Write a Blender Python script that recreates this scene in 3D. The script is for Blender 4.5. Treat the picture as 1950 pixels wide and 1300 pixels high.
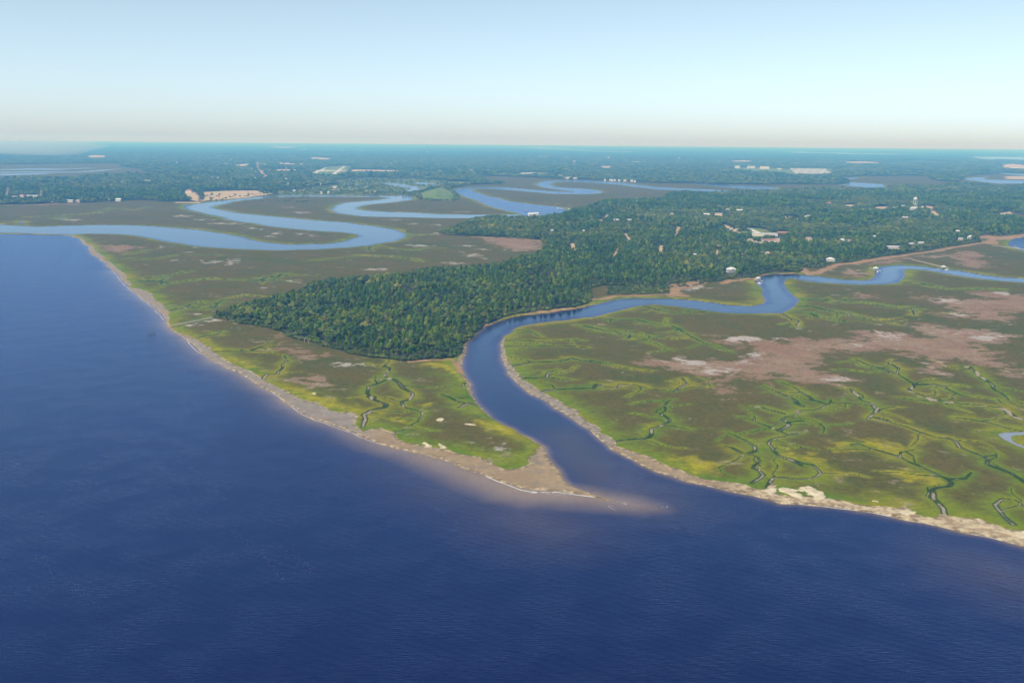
import bpy, bmesh, math, random
import numpy as np
from mathutils import Vector, Matrix

for o in list(bpy.data.objects):
    bpy.data.objects.remove(o, do_unlink=True)
scene = bpy.context.scene
C = scene.collection
R = math.radians
rng = np.random.default_rng(11)
random.seed(11)

# ------------------------------------------------------------------ camera
CAM_H = 230.0                       # metres above the water
FPX, CX, CY = 1896.0, 975.0, 650.0  # focal length and centre, in photo pixels
HORIZON, ROLL = 269.0, R(0.5)
pitch = math.atan2(CY - HORIZON, FPX)
fw = Vector((0, math.cos(pitch), -math.sin(pitch)))
rt = Vector((1, 0, 0)); up = rt.cross(fw)
rt2 = rt * math.cos(ROLL) + up * math.sin(ROLL)
up2 = up * math.cos(ROLL) - rt * math.sin(ROLL)
cam = bpy.data.cameras.new('camera'); cam_o = bpy.data.objects.new('camera', cam); C.objects.link(cam_o)
cam.sensor_width = 36.0; cam.lens = FPX * 36.0 / 1950.0
cam.clip_start = 1.0; cam.clip_end = 200000.0
M3 = Matrix((rt2, up2, -fw)).transposed()
cam_o.matrix_world = Matrix.Translation((0, 0, CAM_H)) @ M3.to_4x4()
scene.camera = cam_o

# ------------------------------------------------------------------ sky and sun
SUN_EL, SUN_AZ = R(50), R(-132)     # azimuth from +Y (view direction), negative = left
world = bpy.data.worlds.new('World'); scene.world = world; world.use_nodes = True
wn = world.node_tree
bg = wn.nodes['Background']
sky = wn.nodes.new('ShaderNodeTexSky'); sky.sky_type = 'NISHITA'
sky.sun_disc = False; sky.sun_elevation = SUN_EL; sky.sun_rotation = SUN_AZ
sky.altitude = 600; sky.air_density = 0.60; sky.dust_density = 1.1; sky.ozone_density = 1.5
hs = wn.nodes.new('ShaderNodeHueSaturation'); hs.inputs['Saturation'].default_value = .70; hs.inputs['Hue'].default_value = .474
wn.links.new(sky.outputs[0], hs.inputs['Color']); wn.links.new(hs.outputs[0], bg.inputs[0]); bg.inputs[1].default_value = 0.128
sun = bpy.data.lights.new('sun', 'SUN'); sun.energy = 3.7; sun.angle = R(0.53); sun.color = (1.0, 0.91, 0.76)
sun_o = bpy.data.objects.new('sun', sun); C.objects.link(sun_o)
sdir = Vector((math.sin(SUN_AZ) * math.cos(SUN_EL), math.cos(SUN_AZ) * math.cos(SUN_EL), math.sin(SUN_EL)))
sun_o.rotation_euler = sdir.to_track_quat('Z', 'Y').to_euler()

scene.view_settings.view_transform = 'Standard'
scene.view_settings.look = 'None'
scene.view_settings.exposure = 0.40
scene.view_settings.gamma = 1.0
scene.cycles.use_denoising = True
scene.cycles.max_bounces = 6
scene.cycles.volume_bounces = 2
scene.cycles.diffuse_bounces = 2
scene.cycles.glossy_bounces = 2

# ------------------------------------------------------------------ helpers
def at(x, y, z=0.0):
    """ground point that the photograph shows at pixel x, y"""
    d = fw * FPX + rt2 * (x - CX) + up2 * (CY - y)
    k = (z - CAM_H) / min(d.z, -1e-3)
    return (d.x * k, d.y * k)

def ZR(x0, y0, s):
    return lambda *p: [(x0 + a / s, y0 + b / s) for a, b in p]

def wpts(pts):
    return [at(x, y) for x, y in pts]

def ell(cx, cy, rx, ry, ang=0, n=14):
    out = []
    for i in range(n):
        a = 2 * math.pi * i / n
        u, v = rx * math.cos(a), ry * math.sin(a)
        c, s = math.cos(R(ang)), math.sin(R(ang))
        out.append((cx + u * c - v * s, cy + u * s + v * c))
    return out

NT = np.random.default_rng(5).random((256, 256)).astype(np.float32)
def vnoise(x, y):
    xi = np.floor(x).astype(np.int64); yi = np.floor(y).astype(np.int64)
    fx = (x - xi).astype(np.float32); fy = (y - yi).astype(np.float32)
    fx = fx * fx * (3 - 2 * fx); fy = fy * fy * (3 - 2 * fy)
    a, b = xi & 255, (xi + 1) & 255; c, d = yi & 255, (yi + 1) & 255
    return (NT[a, c] * (1 - fx) + NT[b, c] * fx) * (1 - fy) + (NT[a, d] * (1 - fx) + NT[b, d] * fx) * fy
def fbm(x, y, wl, octs=3, seed=0):
    v = 0; amp = 1; tot = 0
    for i in range(octs):
        v = v + amp * vnoise(x / wl + 17.3 * seed + 5.1 * i, y / wl + 9.7 * seed + 3.3 * i)
        tot += amp; amp *= .5; wl *= .5
    return v / tot
def sstep(a, b, x):
    t = np.clip((x - a) / (b - a), 0, 1); return t * t * (3 - 2 * t)

def tag(o, label=None, cat=None, group=None, kind=None):
    if label: o['label'] = label
    if cat: o['category'] = cat
    if group: o['group'] = group
    if kind: o['kind'] = kind
    return o

# ------------------------------------------------------------------ material helpers
def newmat(name, rough=.8, spec=.2):
    m = bpy.data.materials.new(name); m.use_nodes = True
    b = m.node_tree.nodes['Principled BSDF']
    b.inputs['Roughness'].default_value = rough
    b.inputs['Specular IOR Level'].default_value = spec
    return m, m.node_tree, b
def N(t, typ, **kw):
    n = t.nodes.new(typ)
    for k, v in kw.items(): setattr(n, k, v)
    return n
def sock(t, s, v):
    if hasattr(v, 'is_linked') or isinstance(v, bpy.types.NodeSocket): t.links.new(v, s)
    else: s.default_value = v
def math_(t, op, a, b=None, c=None, clamp=False):
    n = N(t, 'ShaderNodeMath', operation=op, use_clamp=clamp)
    sock(t, n.inputs[0], a)
    if b is not None: sock(t, n.inputs[1], b)
    if c is not None: sock(t, n.inputs[2], c)
    return n.outputs[0]
def mix(t, f, a, b, blend='MIX'):
    n = N(t, 'ShaderNodeMix', data_type='RGBA', blend_type=blend)
    sock(t, n.inputs[0], f)
    sock(t, n.inputs[6], a if not isinstance(a, tuple) else (*a, 1))
    sock(t, n.inputs[7], b if not isinstance(b, tuple) else (*b, 1))
    return n.outputs[2]
def smooth(t, v, a, b):
    n = N(t, 'ShaderNodeMapRange', interpolation_type='SMOOTHSTEP')
    sock(t, n.inputs[0], v); n.inputs[1].default_value = a; n.inputs[2].default_value = b
    return n.outputs[0]
def noise(t, co, scale, detail=3, rough=.55, dist=0):
    n = N(t, 'ShaderNodeTexNoise'); t.links.new(co, n.inputs['Vector'])
    n.inputs['Scale'].default_value = scale; n.inputs['Detail'].default_value = detail
    n.inputs['Roughness'].default_value = rough; n.inputs['Distortion'].default_value = dist
    return n.outputs[0]
def position(t): return N(t, 'ShaderNodeNewGeometry').outputs['Position']
def mapping(t, co, scale=(1, 1, 1), rot=0):
    n = N(t, 'ShaderNodeMapping'); t.links.new(co, n.inputs[0])
    n.inputs['Scale'].default_value = scale; n.inputs['Rotation'].default_value = (0, 0, rot)
    return n.outputs[0]
PLAIN = {}
def plain(name, col, rough=.7, var=.18, scale=.6):
    """one flat colour broken up by weathering noise"""
    if name in PLAIN: return PLAIN[name]
    m, t, b = newmat(name, rough)
    f = noise(t, position(t), scale, 4)
    dark = tuple(c * (1 - var) for c in col); lite = tuple(min(1, c * (1 + var)) for c in col)
    t.links.new(mix(t, f, dark, lite), b.inputs['Base Color'])
    PLAIN[name] = m; return m

# ------------------------------------------------------------------ traced plan of the coast (photo pixels on the ground plane)
R4 = ZR(1250, 580, 4.3325); R5 = ZR(1550, 580, 4.3325); R6 = ZR(1150, 780, 4.3325); R7 = ZR(1500, 800, 3.8244)
RP = ZR(650, 620, 3.8244); RE = ZR(900, 620, 3.8244); RW = ZR(100, 420, 4.3325); RX = ZR(400, 420, 4.3325)
RF = ZR(700, 420, 4.3325); RK = ZR(1000, 400, 4.3325); RH = ZR(1300, 400, 4.3325); RJ = ZR(1550, 400, 4.3325)
RS = ZR(300, 600, 4.3325)
FA = ZR(0, 240, 3.9); FB = ZR(400, 240, 3.9); FC = ZR(800, 240, 3.9); FD = ZR(1200, 240, 3.9); FE = ZR(1500, 240, 4.3333)
GI = ZR(1360, 280, 6.5); GA = ZR(560, 290, 9.75); GS = ZR(330, 340, 7.2222); GM = ZR(700, 330, 9.75)
GL = ZR(0, 310, 9.75); GC = ZR(980, 320, 9.75); GR = ZR(420, 280, 13.93); GT = ZR(1690, 350, 16.25); GK = ZR(1360, 400, 9.75)
GD = ZR(1740, 440, 9.286)

WATERLINE_W = [(136,448.5),(148,454),(158,462),(164,473),(178,486),(195,502),(210,517),(218,519),(226,531),(244,550),(262,562),(278,575),(292,586),(301,597),(312,609),(320,620),(333,632),
   (347,641),(361,654),(377,671),(402,684),(437,699),(467,715.5),(491,732),(515,744.5),(535,759),(554,774),(577,789),(600,801),(635,812),(670,824),(690,833),
   (728,847.5),(768,858),(807,868),(850,880),(900,899),(951,917),(990,930),(1029,936),(1063,938),(1100,943),(1140,951),(1165,955.5)]
CREEK_W = [(1165,953),(1140,946),(1105,935),(1083,925),(1070,905),(1057,887),(1044,871),(1041,858),(1036,851),(1018,840),(991.5,826.6),(963,813.5),(939,799),(926,787),(911,776),(901,758.6),(896,738),
   (897,731),(893,722),(880,709),(876,698),(877.5,685),(883,672),(887,662),(891,649),(903,637),(921.6,625),(940,616),(958.5,609),(988.5,602),(1023,598.5),(1060,594),(1115,583.5),(1129,580),(1157,572),
   (1185,568),(1231,566.6),(1277,568),(1323,572),(1360,576.6),(1392,581),(1429,583.5),(1447.7,581),(1456,575.4),(1456,566),(1450,554.6),(1443,543),(1437,535),(1441,528),(1452,523.5),(1475,521),(1507,521),
   (1531,523.5),(1565,527),(1600,531.6),(1634.7,534),(1655,533),(1663.5,527),(1662,517.7),(1666,511),(1678.5,507),(1700,505.5),(1716,504),(1725,505),(1758,507),(1790,511),(1827,515),(1873,523.5),(1908,528),(1950,530.5),(2250,545)]
CREEK_E = [(2250,556),(1950,538.5),(1896,534),(1850,529),(1804,522),(1769,515.5),(1746,512.8),(1727,512.2),(1719.6,515),(1722,524.6),(1722,532.7),(1711.6,538.5),(1688.5,541),(1642,542),(1596,540),(1554,537),
   (1519,532.7),(1498,529.5),(1492,534),(1496,544),(1505,557),(1521.6,571),(1520,576.6),(1512,584.6),(1496,591.6),(1482,595.7),(1438.5,596),(1392,595.7),(1346,591.5),(1300,585.5),(1242,579),(1219,581),(1185,589),
   (1138.5,601),(1092,607.7),(1046,613.5),(1000,620),(984,626.6),(961.5,640),(951,651),(947,662),(949.5,680),(958,698),(970,718),(983,732),(1004.6,748),(1036,764),(1067,785),(1101,806),(1130,827),(1152,842),(1164,856),
   (1191.5,872),(1227,889),(1268,905),(1308,918),(1335,923),(1381,932),(1434,941.6),(1461.6,949.6),(1484.7,957.7),(1519,957.7),(1552,961.5),(1604.6,967.5),(1657,974.5),(1696,982),(1735,993.5),(1775,1001),(1827,1012),(1879,1022),(1918,1033),(1950,1043),(2400,1170)]
SEA_END = [(2400,1700),(-700,1700),(-900,450),(-500,432)]
# outer north bank of the winding river, then its south bank
RIV_N = [(-900,415),(-300,422),(0,426),(10,428.5),(38,430),(72,432),(97,431),(128,430),(179,428.5),(231,428.5),(282,431),(333,434),(385,438.5),(436,446),(470,452.5),(502,460),(554,465.6),(618,465),(656,460.5),(675,453),(679,449.5),(675,447),(656,443.8),(605,440),(554,435),
   (502,429.7),(451,422),(413,413),(392,408),(364,401.5),(352,397),(350,394.5),(359,390),(385,386),(436,381),(502,374),(554,371.5),(605,371.5),(656,372.3),(708,372.8),(742,372.5),(780,372.5),(790,375.5),(785,381),(746,386),(708,388.7),
   (684,393),(680,396),(690,400),(720,403),(785,405.4),(836,408),(900,409),(990,409)]
RIV_S = [(990,418),(887,415.6),(836,415.6),(759,414),(682,412),(644,405.4),(633,400),(632,393),(656,386),(708,381.5),(738,378),(738,376.3),(682,375),(605,374.8),(554,374.8),(515,376.5),(451,383.6),(414,391),(408,395.5),(438,403),
   (502,410.5),(580,417),(656,423),(708,429.7),(759,438.7),(773,445),(773,450),(759,458),(708,467),(656,472),(592,476),(528,476.5),(451,473.5),(400,470.8),(359,467),(308,458),(256,449),(218,445.5),(167,445),(136,447)]
RIV_UP = [(861,362.5),(877,358.6),(900,356.3),(954,356.3),(980,358.5),(1015,361.3),(1044,364),(1082,365.3),(1104,366.3),(1072,362.8),(1041,358),(1029,355),(1020,352),(1024,349.5),(1037,345),(1058,343.6),(1083,343.6),(1113,344),(1144,345),(1180,347.8),(1200,350.5),(1251,356.5),(1303,359),(1354,361),(1390,363.5),
   (1390,368),(1303,363.3),(1251,360.8),(1200,355.2),(1180,351.9),(1154,349.7),(1113,347.6),(1083,346.2),(1056,346.6),(1047,350.8),(1052,354.4),(1068,357),(1103,359),(1127,360.8),(1144,364),(1148.7,366.7),(1134,369),(1113,370),(1072,369.7),(1052,369.2),(1015,366),(980,362.8),(928,359.3),(892,359.6),
   (903,365.6),(928,372),(967,383),(1005,388.5),(1056,393.8),(1080,397),(1080,412),(1010,418),(990,408),(941,395.5),(915,386),(877,371)]
WATER = [WATERLINE_W + CREEK_W + CREEK_E + SEA_END, RIV_N + RIV_S, RIV_UP,
   FD((440,428),(500,425),(800,442),(1100,457),(1080,468),(960,473),(800,462),(560,440)),
   FD((1560,440),(1650,418),(1885,433),(1885,458),(1790,460),(1650,448)),
   FD((1590,392),(1710,376),(1715,384),(1620,398)),
   [(1917.7,461.5),(1925,456),(1938,453),(1950,452),(2200,436),(2200,520),(1950,478.5),(1940,475.5),(1929.5,472),(1923,468)],
   FE((1440,440),(1500,425),(1640,420),(1600,440),(1750,445),(1950,450),(2500,455),(2500,478),(1950,476),(1720,476),(1540,452)),
   FE((1560,373),(1700,376),(1950,398),(2500,440),(2500,462),(1950,412),(1700,388)),
   FE((1440,255),(1650,250),(1950,255),(2500,262),(2500,290),(1950,288),(1750,275),(1600,290),(1450,285),(1600,275)),
   FE((0,212),(560,224),(1120,234),(1120,241),(560,234),(0,222)),
   FC((520,150),(900,160),(1300,184),(1600,190),(1600,196),(1300,192),(900,170)),
   FA((0,322),(180,318),(420,320),(680,310),(700,314),(420,327),(160,327),(0,330)),
   FA((0,341),(200,338),(560,340),(720,328),(880,318),(890,322),(720,338),(560,347),(200,346),(0,350)),
   FA((0,356),(290,350),(405,353),(290,360),(0,370)), FA((90,318),(250,314),(420,318),(300,324)),
   FA((130,705),(180,712),(170,722),(145,720)), FA((440,680),(465,678),(460,692),(445,690)),
   GM((240,188),(540,180),(560,195),(680,200),(800,235),(940,240),(980,262),(900,272),(985,305),(830,318),(820,348),(640,350),(700,325),(770,290),(620,262),(540,240),(420,235)),
   GM((800,178),(1000,168),(1150,180),(1420,225),(1400,240),(1200,232),(960,212)),
   GM((-320,215),(-120,205),(0,205),(130,215),(100,228),(-120,228)),
   GK((800,385),(1100,418),(1310,438),(1280,465),(1150,457),(900,418)), GK((1090,490),(1200,470),(1195,525),(1100,532)),
   GT((1365,1030),(1550,1030),(1680,1095),(1500,1110),(1380,1105)),
   R5((1505,1080),(1570,1064),(1733,1042),(1900,1030),(1900,1060),(1733,1074),(1640,1086),(1612,1102),(1650,1132),(1733,1168),(1850,1200),(1850,1215),(1733,1182),(1640,1150),(1560,1118))]
# inner (grass) edge of the beaches: sand lies between this and the water
SAND_W = [(136,447),(147,452),(162,458),(167,464),(176,475),(192,484),(199,495),(213,505),(220,514),(236,524),(238,533),(248,540),(239,546),(262,551),(285,559.6),(296,572),(308,579),(317,593),(321,614),(329,623),(342,634),(365,644),(388,657),(404,670),(429,685),(461,699),(491,711),(503,722),(521,731),(554,750),(588,766),(623,780),(646,787),(669,789),(678,798),(674,813),(692,822),
   (726,819),(749,825),(755,837),(770,845),(794,850),(822,853),(851,860.6),(872,868),(896,871),(917,872),(938,881.5),(964,893),(985,893),(1008,884),(1004,876),(1016,862),(1030,855),(1026,847.5),(1010,838.5),(984,824.5),(958,810.5),(930,794),(910,778),(893,751),(887,738),(890,727),(876,712),(868,700),(868,684),(877,668),(884,656),(894,643)]
SAND_E = [(961.5,642),(953.6,659),(955,672),(968,696),(989,719),(1012,737.7),(1031,747),(1057,762.5),(1078,775.6),(1099,786),(1097,792.6),(1109,794),(1117,803),(1137,815),(1141,824),(1159,830.5),(1178,844),(1173,850),(1188,855),(1214,867),(1240,876),(1270,891),(1311,904.6),(1346,914),(1392,922),(1422,924),(1436,930),(1457,933.5),(1472,922),(1482,941),(1500,944),(1520,946),(1540,944),(1578,948),(1631,959.5),(1683,967),(1712,971),(1722,966.5),(1738,981.7),(1777,988),(1790,979),(1814,985.7),(1858,991),(1892,1001),(1929,1017),(1937,1013),(1950,1020),(2400,1150)]
BEACH_E = SAND_E + [(2450,1250)] + CREEK_E[::-1][1:37]
BEACH_W = SAND_W + CREEK_W[:29][::-1] + WATERLINE_W[::-1]
DUNE = [RP((555,880),(565,858),(600,852),(640,866),(655,893),(600,896)), RP((660,890),(690,868),(720,880),(765,918),(770,930),(700,912)),
   R7((-40,495),(0,497),(50,512),(110,550),(150,575),(100,580),(0,560),(-60,560)), R7((75,495),(150,488),(210,498),(260,530),(320,575),(260,590),(170,585),(150,560),(105,530)),
   R7((815,690),(835,650),(855,640),(890,660),(915,700),(880,705)), R7((590,600),(650,590),(700,625),(640,615)), R7((1070,690),(1115,683),(1150,700),(1120,735),(1075,715)),
   R7((1645,830),(1670,812),(1760,850),(1760,930),(1690,880)), R6((1285,700),(1370,640),(1400,625),(1440,700),(1450,770),(1390,740)), R7((1330,715),(1400,730),(1390,745),(1340,735))]
# wood edges (at the foot of the trees)
WOOD = [
   [(404,606),(428,612),(455,616.5),(497,624),(538,636),(561,647),(596,655),(631,667),(665,676),(700,683),(746,689),(781,691),(807,687),(843,685),(866,684),(877,667),(883,656),(893,643),(911,632),(932,620),(958,606.5),(988,599),(1023,595),(1060,590.5),(1100,585),(1122,579),(1126,567),(1122,553),(1150,545),
    (1190,545),(1230,551),(1265,550),(1277,539),(1311,536),(1346,539),(1374,536),(1401,529.5),(1434,531),(1443,525),(1466,520),(1521,519),(1524,514),(1521,508),(1540,512),(1567,510),(1574,504),(1600,502.7),(1623,499),(1669,491),(1735,482),(1776,476),(1811,469),(1857,463.5),(1866,460),(1850,454.5),(1878,448),(1919,450),(1950,444),(2200,425),
    (2200,355),(1950,356),(1892,356),(1830,349),(1777,357),(1719,354.5),(1687,358),(1682,362),(1585,362),(1508,364),(1446,366),(1374,370),(1303,369),(1267,372),(1264,382),(1236,384),(1185,387),(1146,387),(1115,396),(1103,402),(1056,406),(1026,415),(1003,417),(974,416),(928,417),(890,422),(851,438),(838,443),
    (850,446.5),(885,450),(931,452),(995,456),(1028,460),(1034,470),(1028,486),(988,494),(965,503),(931,511),(908,515),(838,518),(781,524),(746,532),(677,537),(619,540),(580,549),(566,561),(515,573),(469,587),(430,597)],
   [(-900,402),(-300,395),(0,391),(51,390),(103,388),(154,388),(205,385),(244,382.5),(282,381.5),(308,386),(351,385),(384,381.5),(436,379.5),(500,373.2),(554,370.7),(605,370.7),(656,371.5),(707,372),(741,371.7),(780,371.7),(793,374),(800,380),(835,384),(866,381.5),(871,372),(862,362),(858,360),(877,356),(902,353),(959,351),(960,348),(925,345),(920,336),(980,337),(1056,341),(1082,343),(1113,343),(1159,343.5),(1210,347),(1256,349.5),(1300,350),(1354,352),(1431,352),(1500,352),(1585,352),(1620,349.5),(1612,342),(1597,338),(1640,336),(1696,335.5),(1763,335.5),(1772,342),(1800,347),(1830,346),(1838,337),(1855,333),(1892,332),(1950,330),(2500,328),
    (2900,300),(2900,286),(975,271.5),(-1200,264),(-1300,300)]]
def drop(poly, d):
    """stretch the near side of a clearing by d pixels, for the trees that stand before it"""
    m = sum(p[1] for p in poly) / len(poly); mx = sum(p[0] for p in poly) / len(poly)
    if d > 0: d = max(d, 11.5 * FPX / at(mx, m)[1])
    k = 1.45 if d > 8 else 1.0
    return [(mx + (x - mx) * k, y + d if y > m else y) for x, y in poly]
OPEN_MARSH = [FA((0,290),(130,285),(300,283),(550,280),(900,278),(890,305),(1050,320),(1060,340),(1270,352),(1200,362),(900,368),(700,378),(520,392),(300,390),(0,398),(-600,400),(-600,300)),
   FE((850,358),(980,352),(1000,375),(1120,385),(1210,390),(1100,372),(900,366)), FE((850,295),(1100,287),(1330,298),(1300,312),(1050,305)),
   FE((1660,760),(1700,735),(1830,715),(1950,740),(2100,760),(2100,800),(1950,800),(1900,775),(1780,770))]
TAN = [drop(p, d) for p, d in [
   (RK((370,280),(400,276),(412,312),(385,312)), 6), (RK((820,195),(846,198),(832,258),(814,258)), 6), (RK((745,330),(782,288),(768,320),(750,378),(700,368),(735,350)), 6), (RK((1122,300),(1152,298),(1152,346),(1124,352)), 6),
   (RK((1558,330),(1577,330),(1572,372),(1556,372)), 7), (RK((1233,140),(1258,150),(1247,202),(1233,218)), 5), (RK((600,80),(630,78),(632,90),(602,92)), 5),
   (GT((980,690),(1130,690),(1390,715),(1380,740),(1000,740)), 3), (GT((760,835),(1000,850),(1260,870),(1250,900),(1000,880),(770,870)), 3), (GT((1360,870),(1500,840),(1680,930),(1640,950),(1480,900)), 2),
   (GK((130,285),(200,275),(300,320),(470,370),(420,390),(280,330),(150,305)), 5), (GK((1730,510),(1800,540),(1790,570),(1720,560)), 5),
   (GK((1290,110),(1500,125),(1660,145),(1650,155),(1490,150),(1300,140)), 3), (GK((1010,530),(1180,530),(1180,600),(1090,610),(1100,570),(930,570),(930,590)), 4), (GK((20,80),(150,85),(140,105),(20,100)), 3),
   (FD((1590,588),(1665,585),(1665,596),(1595,597)), 2), (FE((725,672),(835,668),(835,680),(730,684)), 3),
   (GL((85,590),(140,440),(163,440),(140,570),(110,600)), 2), (GL((735,440),(762,470),(806,600),(768,605)), 2), (GL((1295,393),(1310,392),(1357,455),(1340,462)), 2), (GL((160,625),(730,605),(730,640),(165,660)), 2),
   (GS((430,190),(700,173),(1180,170),(1230,200),(1420,178),(1420,198),(1250,232),(1000,268),(700,293),(480,303),(370,322),(430,270)), 0), (GS((165,170),(350,200),(345,250),(370,300),(330,325),(180,260)), 0), (GS((0,328),(370,330),(360,342),(0,340)), 0),
   (GA((90,685),(250,685),(240,710),(110,705)), 1), (GA((700,655),(800,652),(800,680),(700,682)), 1), (GA((1330,715),(1600,722),(1580,755),(1330,750)), 0), (GA((-330,320),(300,330),(300,345),(-330,345)), 1), (GA((1060,325),(1930,335),(1930,362),(1060,358)), 1),
   (GR((930,395),(1035,395),(1012,560),(1005,615),(1125,610),(1130,650),(1245,725),(1240,770),(1190,790),(1125,835),(1100,800),(1170,745),(1050,675),(970,600),(905,490)), 1),
   (GR((220,340),(330,285),(390,245),(400,262),(300,335),(285,370),(225,365)), .5), (GR((380,475),(740,440),(740,500),(380,515)), 1), (GR((1550,425),(1950,440),(1950,470),(1550,448)), 1),
   (FD((755,257),(900,258),(900,266),(755,264)), .5), (FD((1570,268),(1720,264),(1850,270),(1840,280),(1620,276)), .5),
   (FE((1760,322),(1830,312),(1950,320),(2000,335),(1950,356),(1780,345)), .5), (FE((1790,415),(2000,418),(2000,430),(1800,426)), .5), (FC((875,228),(955,228),(955,236),(875,236)), .5), (FC((1060,233),(1110,233),(1110,240),(1060,240)), .5),
   (FC((1105,258),(1185,258),(1150,268),(1150,288),(1130,288),(1135,268)), .5), (FC((1340,300),(1415,296),(1415,312),(1340,312)), .5), (FB((470,150),(540,160),(615,150),(615,157),(540,166),(470,157)), .3), (FB((510,276),(700,284),(700,291),(510,283)), .5),
   (FB((745,232),(900,240),(900,249),(745,246)), .3), (RJ((1430,45),(1490,35),(1620,15),(1640,40),(1500,60)), 0), (FA((650,218),(790,220),(785,236),(650,236)), .3), (FA((1180,278),(1500,266),(1500,272),(1180,288)), .3)]]
GREEN = [drop(p, d) for p, d in [
   (GK((710,340),(850,342),(1045,378),(900,388),(720,372)), 2), (GK((480,392),(560,388),(640,402),(500,432)), 4), (GK((680,438),(850,462),(850,485),(690,480)), 4), (GT((1370,870),(1500,850),(1505,960),(1460,1005),(1368,1005)), 2),
   (GA((300,345),(620,285),(640,265),(950,250),(1070,260),(1040,320),(960,380),(800,420),(500,425),(360,405)), 1.5),
   (FD((720,316),(800,308),(960,308),(1140,314),(1160,324),(1220,312),(1500,312),(1512,338),(1580,345),(1480,350),(1380,364),(1200,360),(1160,347),(1000,336),(900,334)), 1),
   (GC((-20,130),(120,85),(330,75),(450,88),(700,92),(745,120),(600,145),(500,152),(300,142),(150,152)), 0), (GM((1360,180),(1500,160),(1900,165),(1930,180),(1700,200),(1500,200)), 1)]]
SCRUB = [[(528,372.5),(530,364),(580,359),(644,352),(636,343),(700,339),(790,340),(850,345),(858,352),(830,356),(795,367),(780,371),(700,371.5),(600,371)]]
RUNWAY = [GA((365,405),(345,395),(600,280),(618,287),(385,408)), GA((695,420),(920,262),(955,258),(765,422)), GA((395,338),(960,340),(955,352),(390,350)), GK((560,338),(690,352),(830,430),(900,440),(880,470),(780,440),(620,385))]
MOUND = GM((960,460),(1000,490),(1180,515),(1380,520),(1560,518),(1640,490),(1650,420),(1560,340),(1420,270),(1290,268),(1000,345),(930,400))
PAN = [R4((515,290),(600,270),(720,275),(860,295),(1000,305),(1100,290),(1250,285),(1400,300),(1600,300),(1690,270),(1620,230),(1680,215)) + R5((380,220),(540,230),(700,245),(900,285),(960,290),(940,250),(870,215),(805,175),(850,165),(1000,175),(1130,200),(1300,210),(1500,230),(1640,255),(1570,300),(1480,330),(1350,340),(1420,390),(1480,430),(1560,510),(1680,600),(1560,570),(1450,520),(1350,490),(1180,450),(1020,450),(1010,580),(960,585),(920,560),(910,470),(850,440),(700,410),(620,375),(540,375),(400,390),(280,390),(150,385),(90,420),(60,455)) + R4((1280,460),(1330,500),(1260,530),(1400,580),(1550,620),(1690,655),(1600,650),(1420,665),(1230,665),(1150,640),(1050,600),(900,600),(880,670),(820,670),(800,610),(700,590),(560,600),(450,640),(400,600),(300,585),(150,545),(0,520)) + [(1221,690.5),(1240,683)] + R4((250,450),(420,465),(560,460),(720,450),(830,440),(820,400),(720,365),(800,345),(700,310),(580,320)),
   RJ((955,735),(1130,725),(1200,750),(1370,740),(1480,740),(1280,690),(1400,675),(1580,695),(1733,705),(1900,720),(1900,860),(1733,840),(1560,830),(1640,915),(1580,930),(1440,920),(1320,890),(1200,895),(1060,870),(990,855),(1050,850),(1180,860),(1230,850),(1150,810),(1020,785)),
   RJ((330,710),(400,703),(490,730),(420,742)), RJ((780,723),(860,722),(935,735),(880,742)), R4((455,690),(500,675),(600,705),(560,730),(470,725)),
   RJ((1220,340),(1340,350),(1400,390),(1300,400),(1430,440),(1380,485),(1260,470),(1180,430),(1120,370)), RJ((840,385),(1000,380),(1120,370),(1140,390),(980,400)), RJ((450,440),(620,410),(780,392),(770,402),(600,440),(480,455)), RJ((200,495),(300,495),(400,520),(380,560),(290,550),(220,520)),
   RW((420,215),(560,205),(700,230),(560,262),(440,250)), RS((1180,530),(1260,510),(1370,550),(1410,610),(1300,600),(1190,570)), RS((900,190),(960,180),(920,205),(860,215)), RS((980,255),(1060,265),(1250,330),(1380,335),(1270,380),(1180,350),(1010,295)), FC((450,830),(870,850),(885,920),(700,935),(560,880))]
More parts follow.
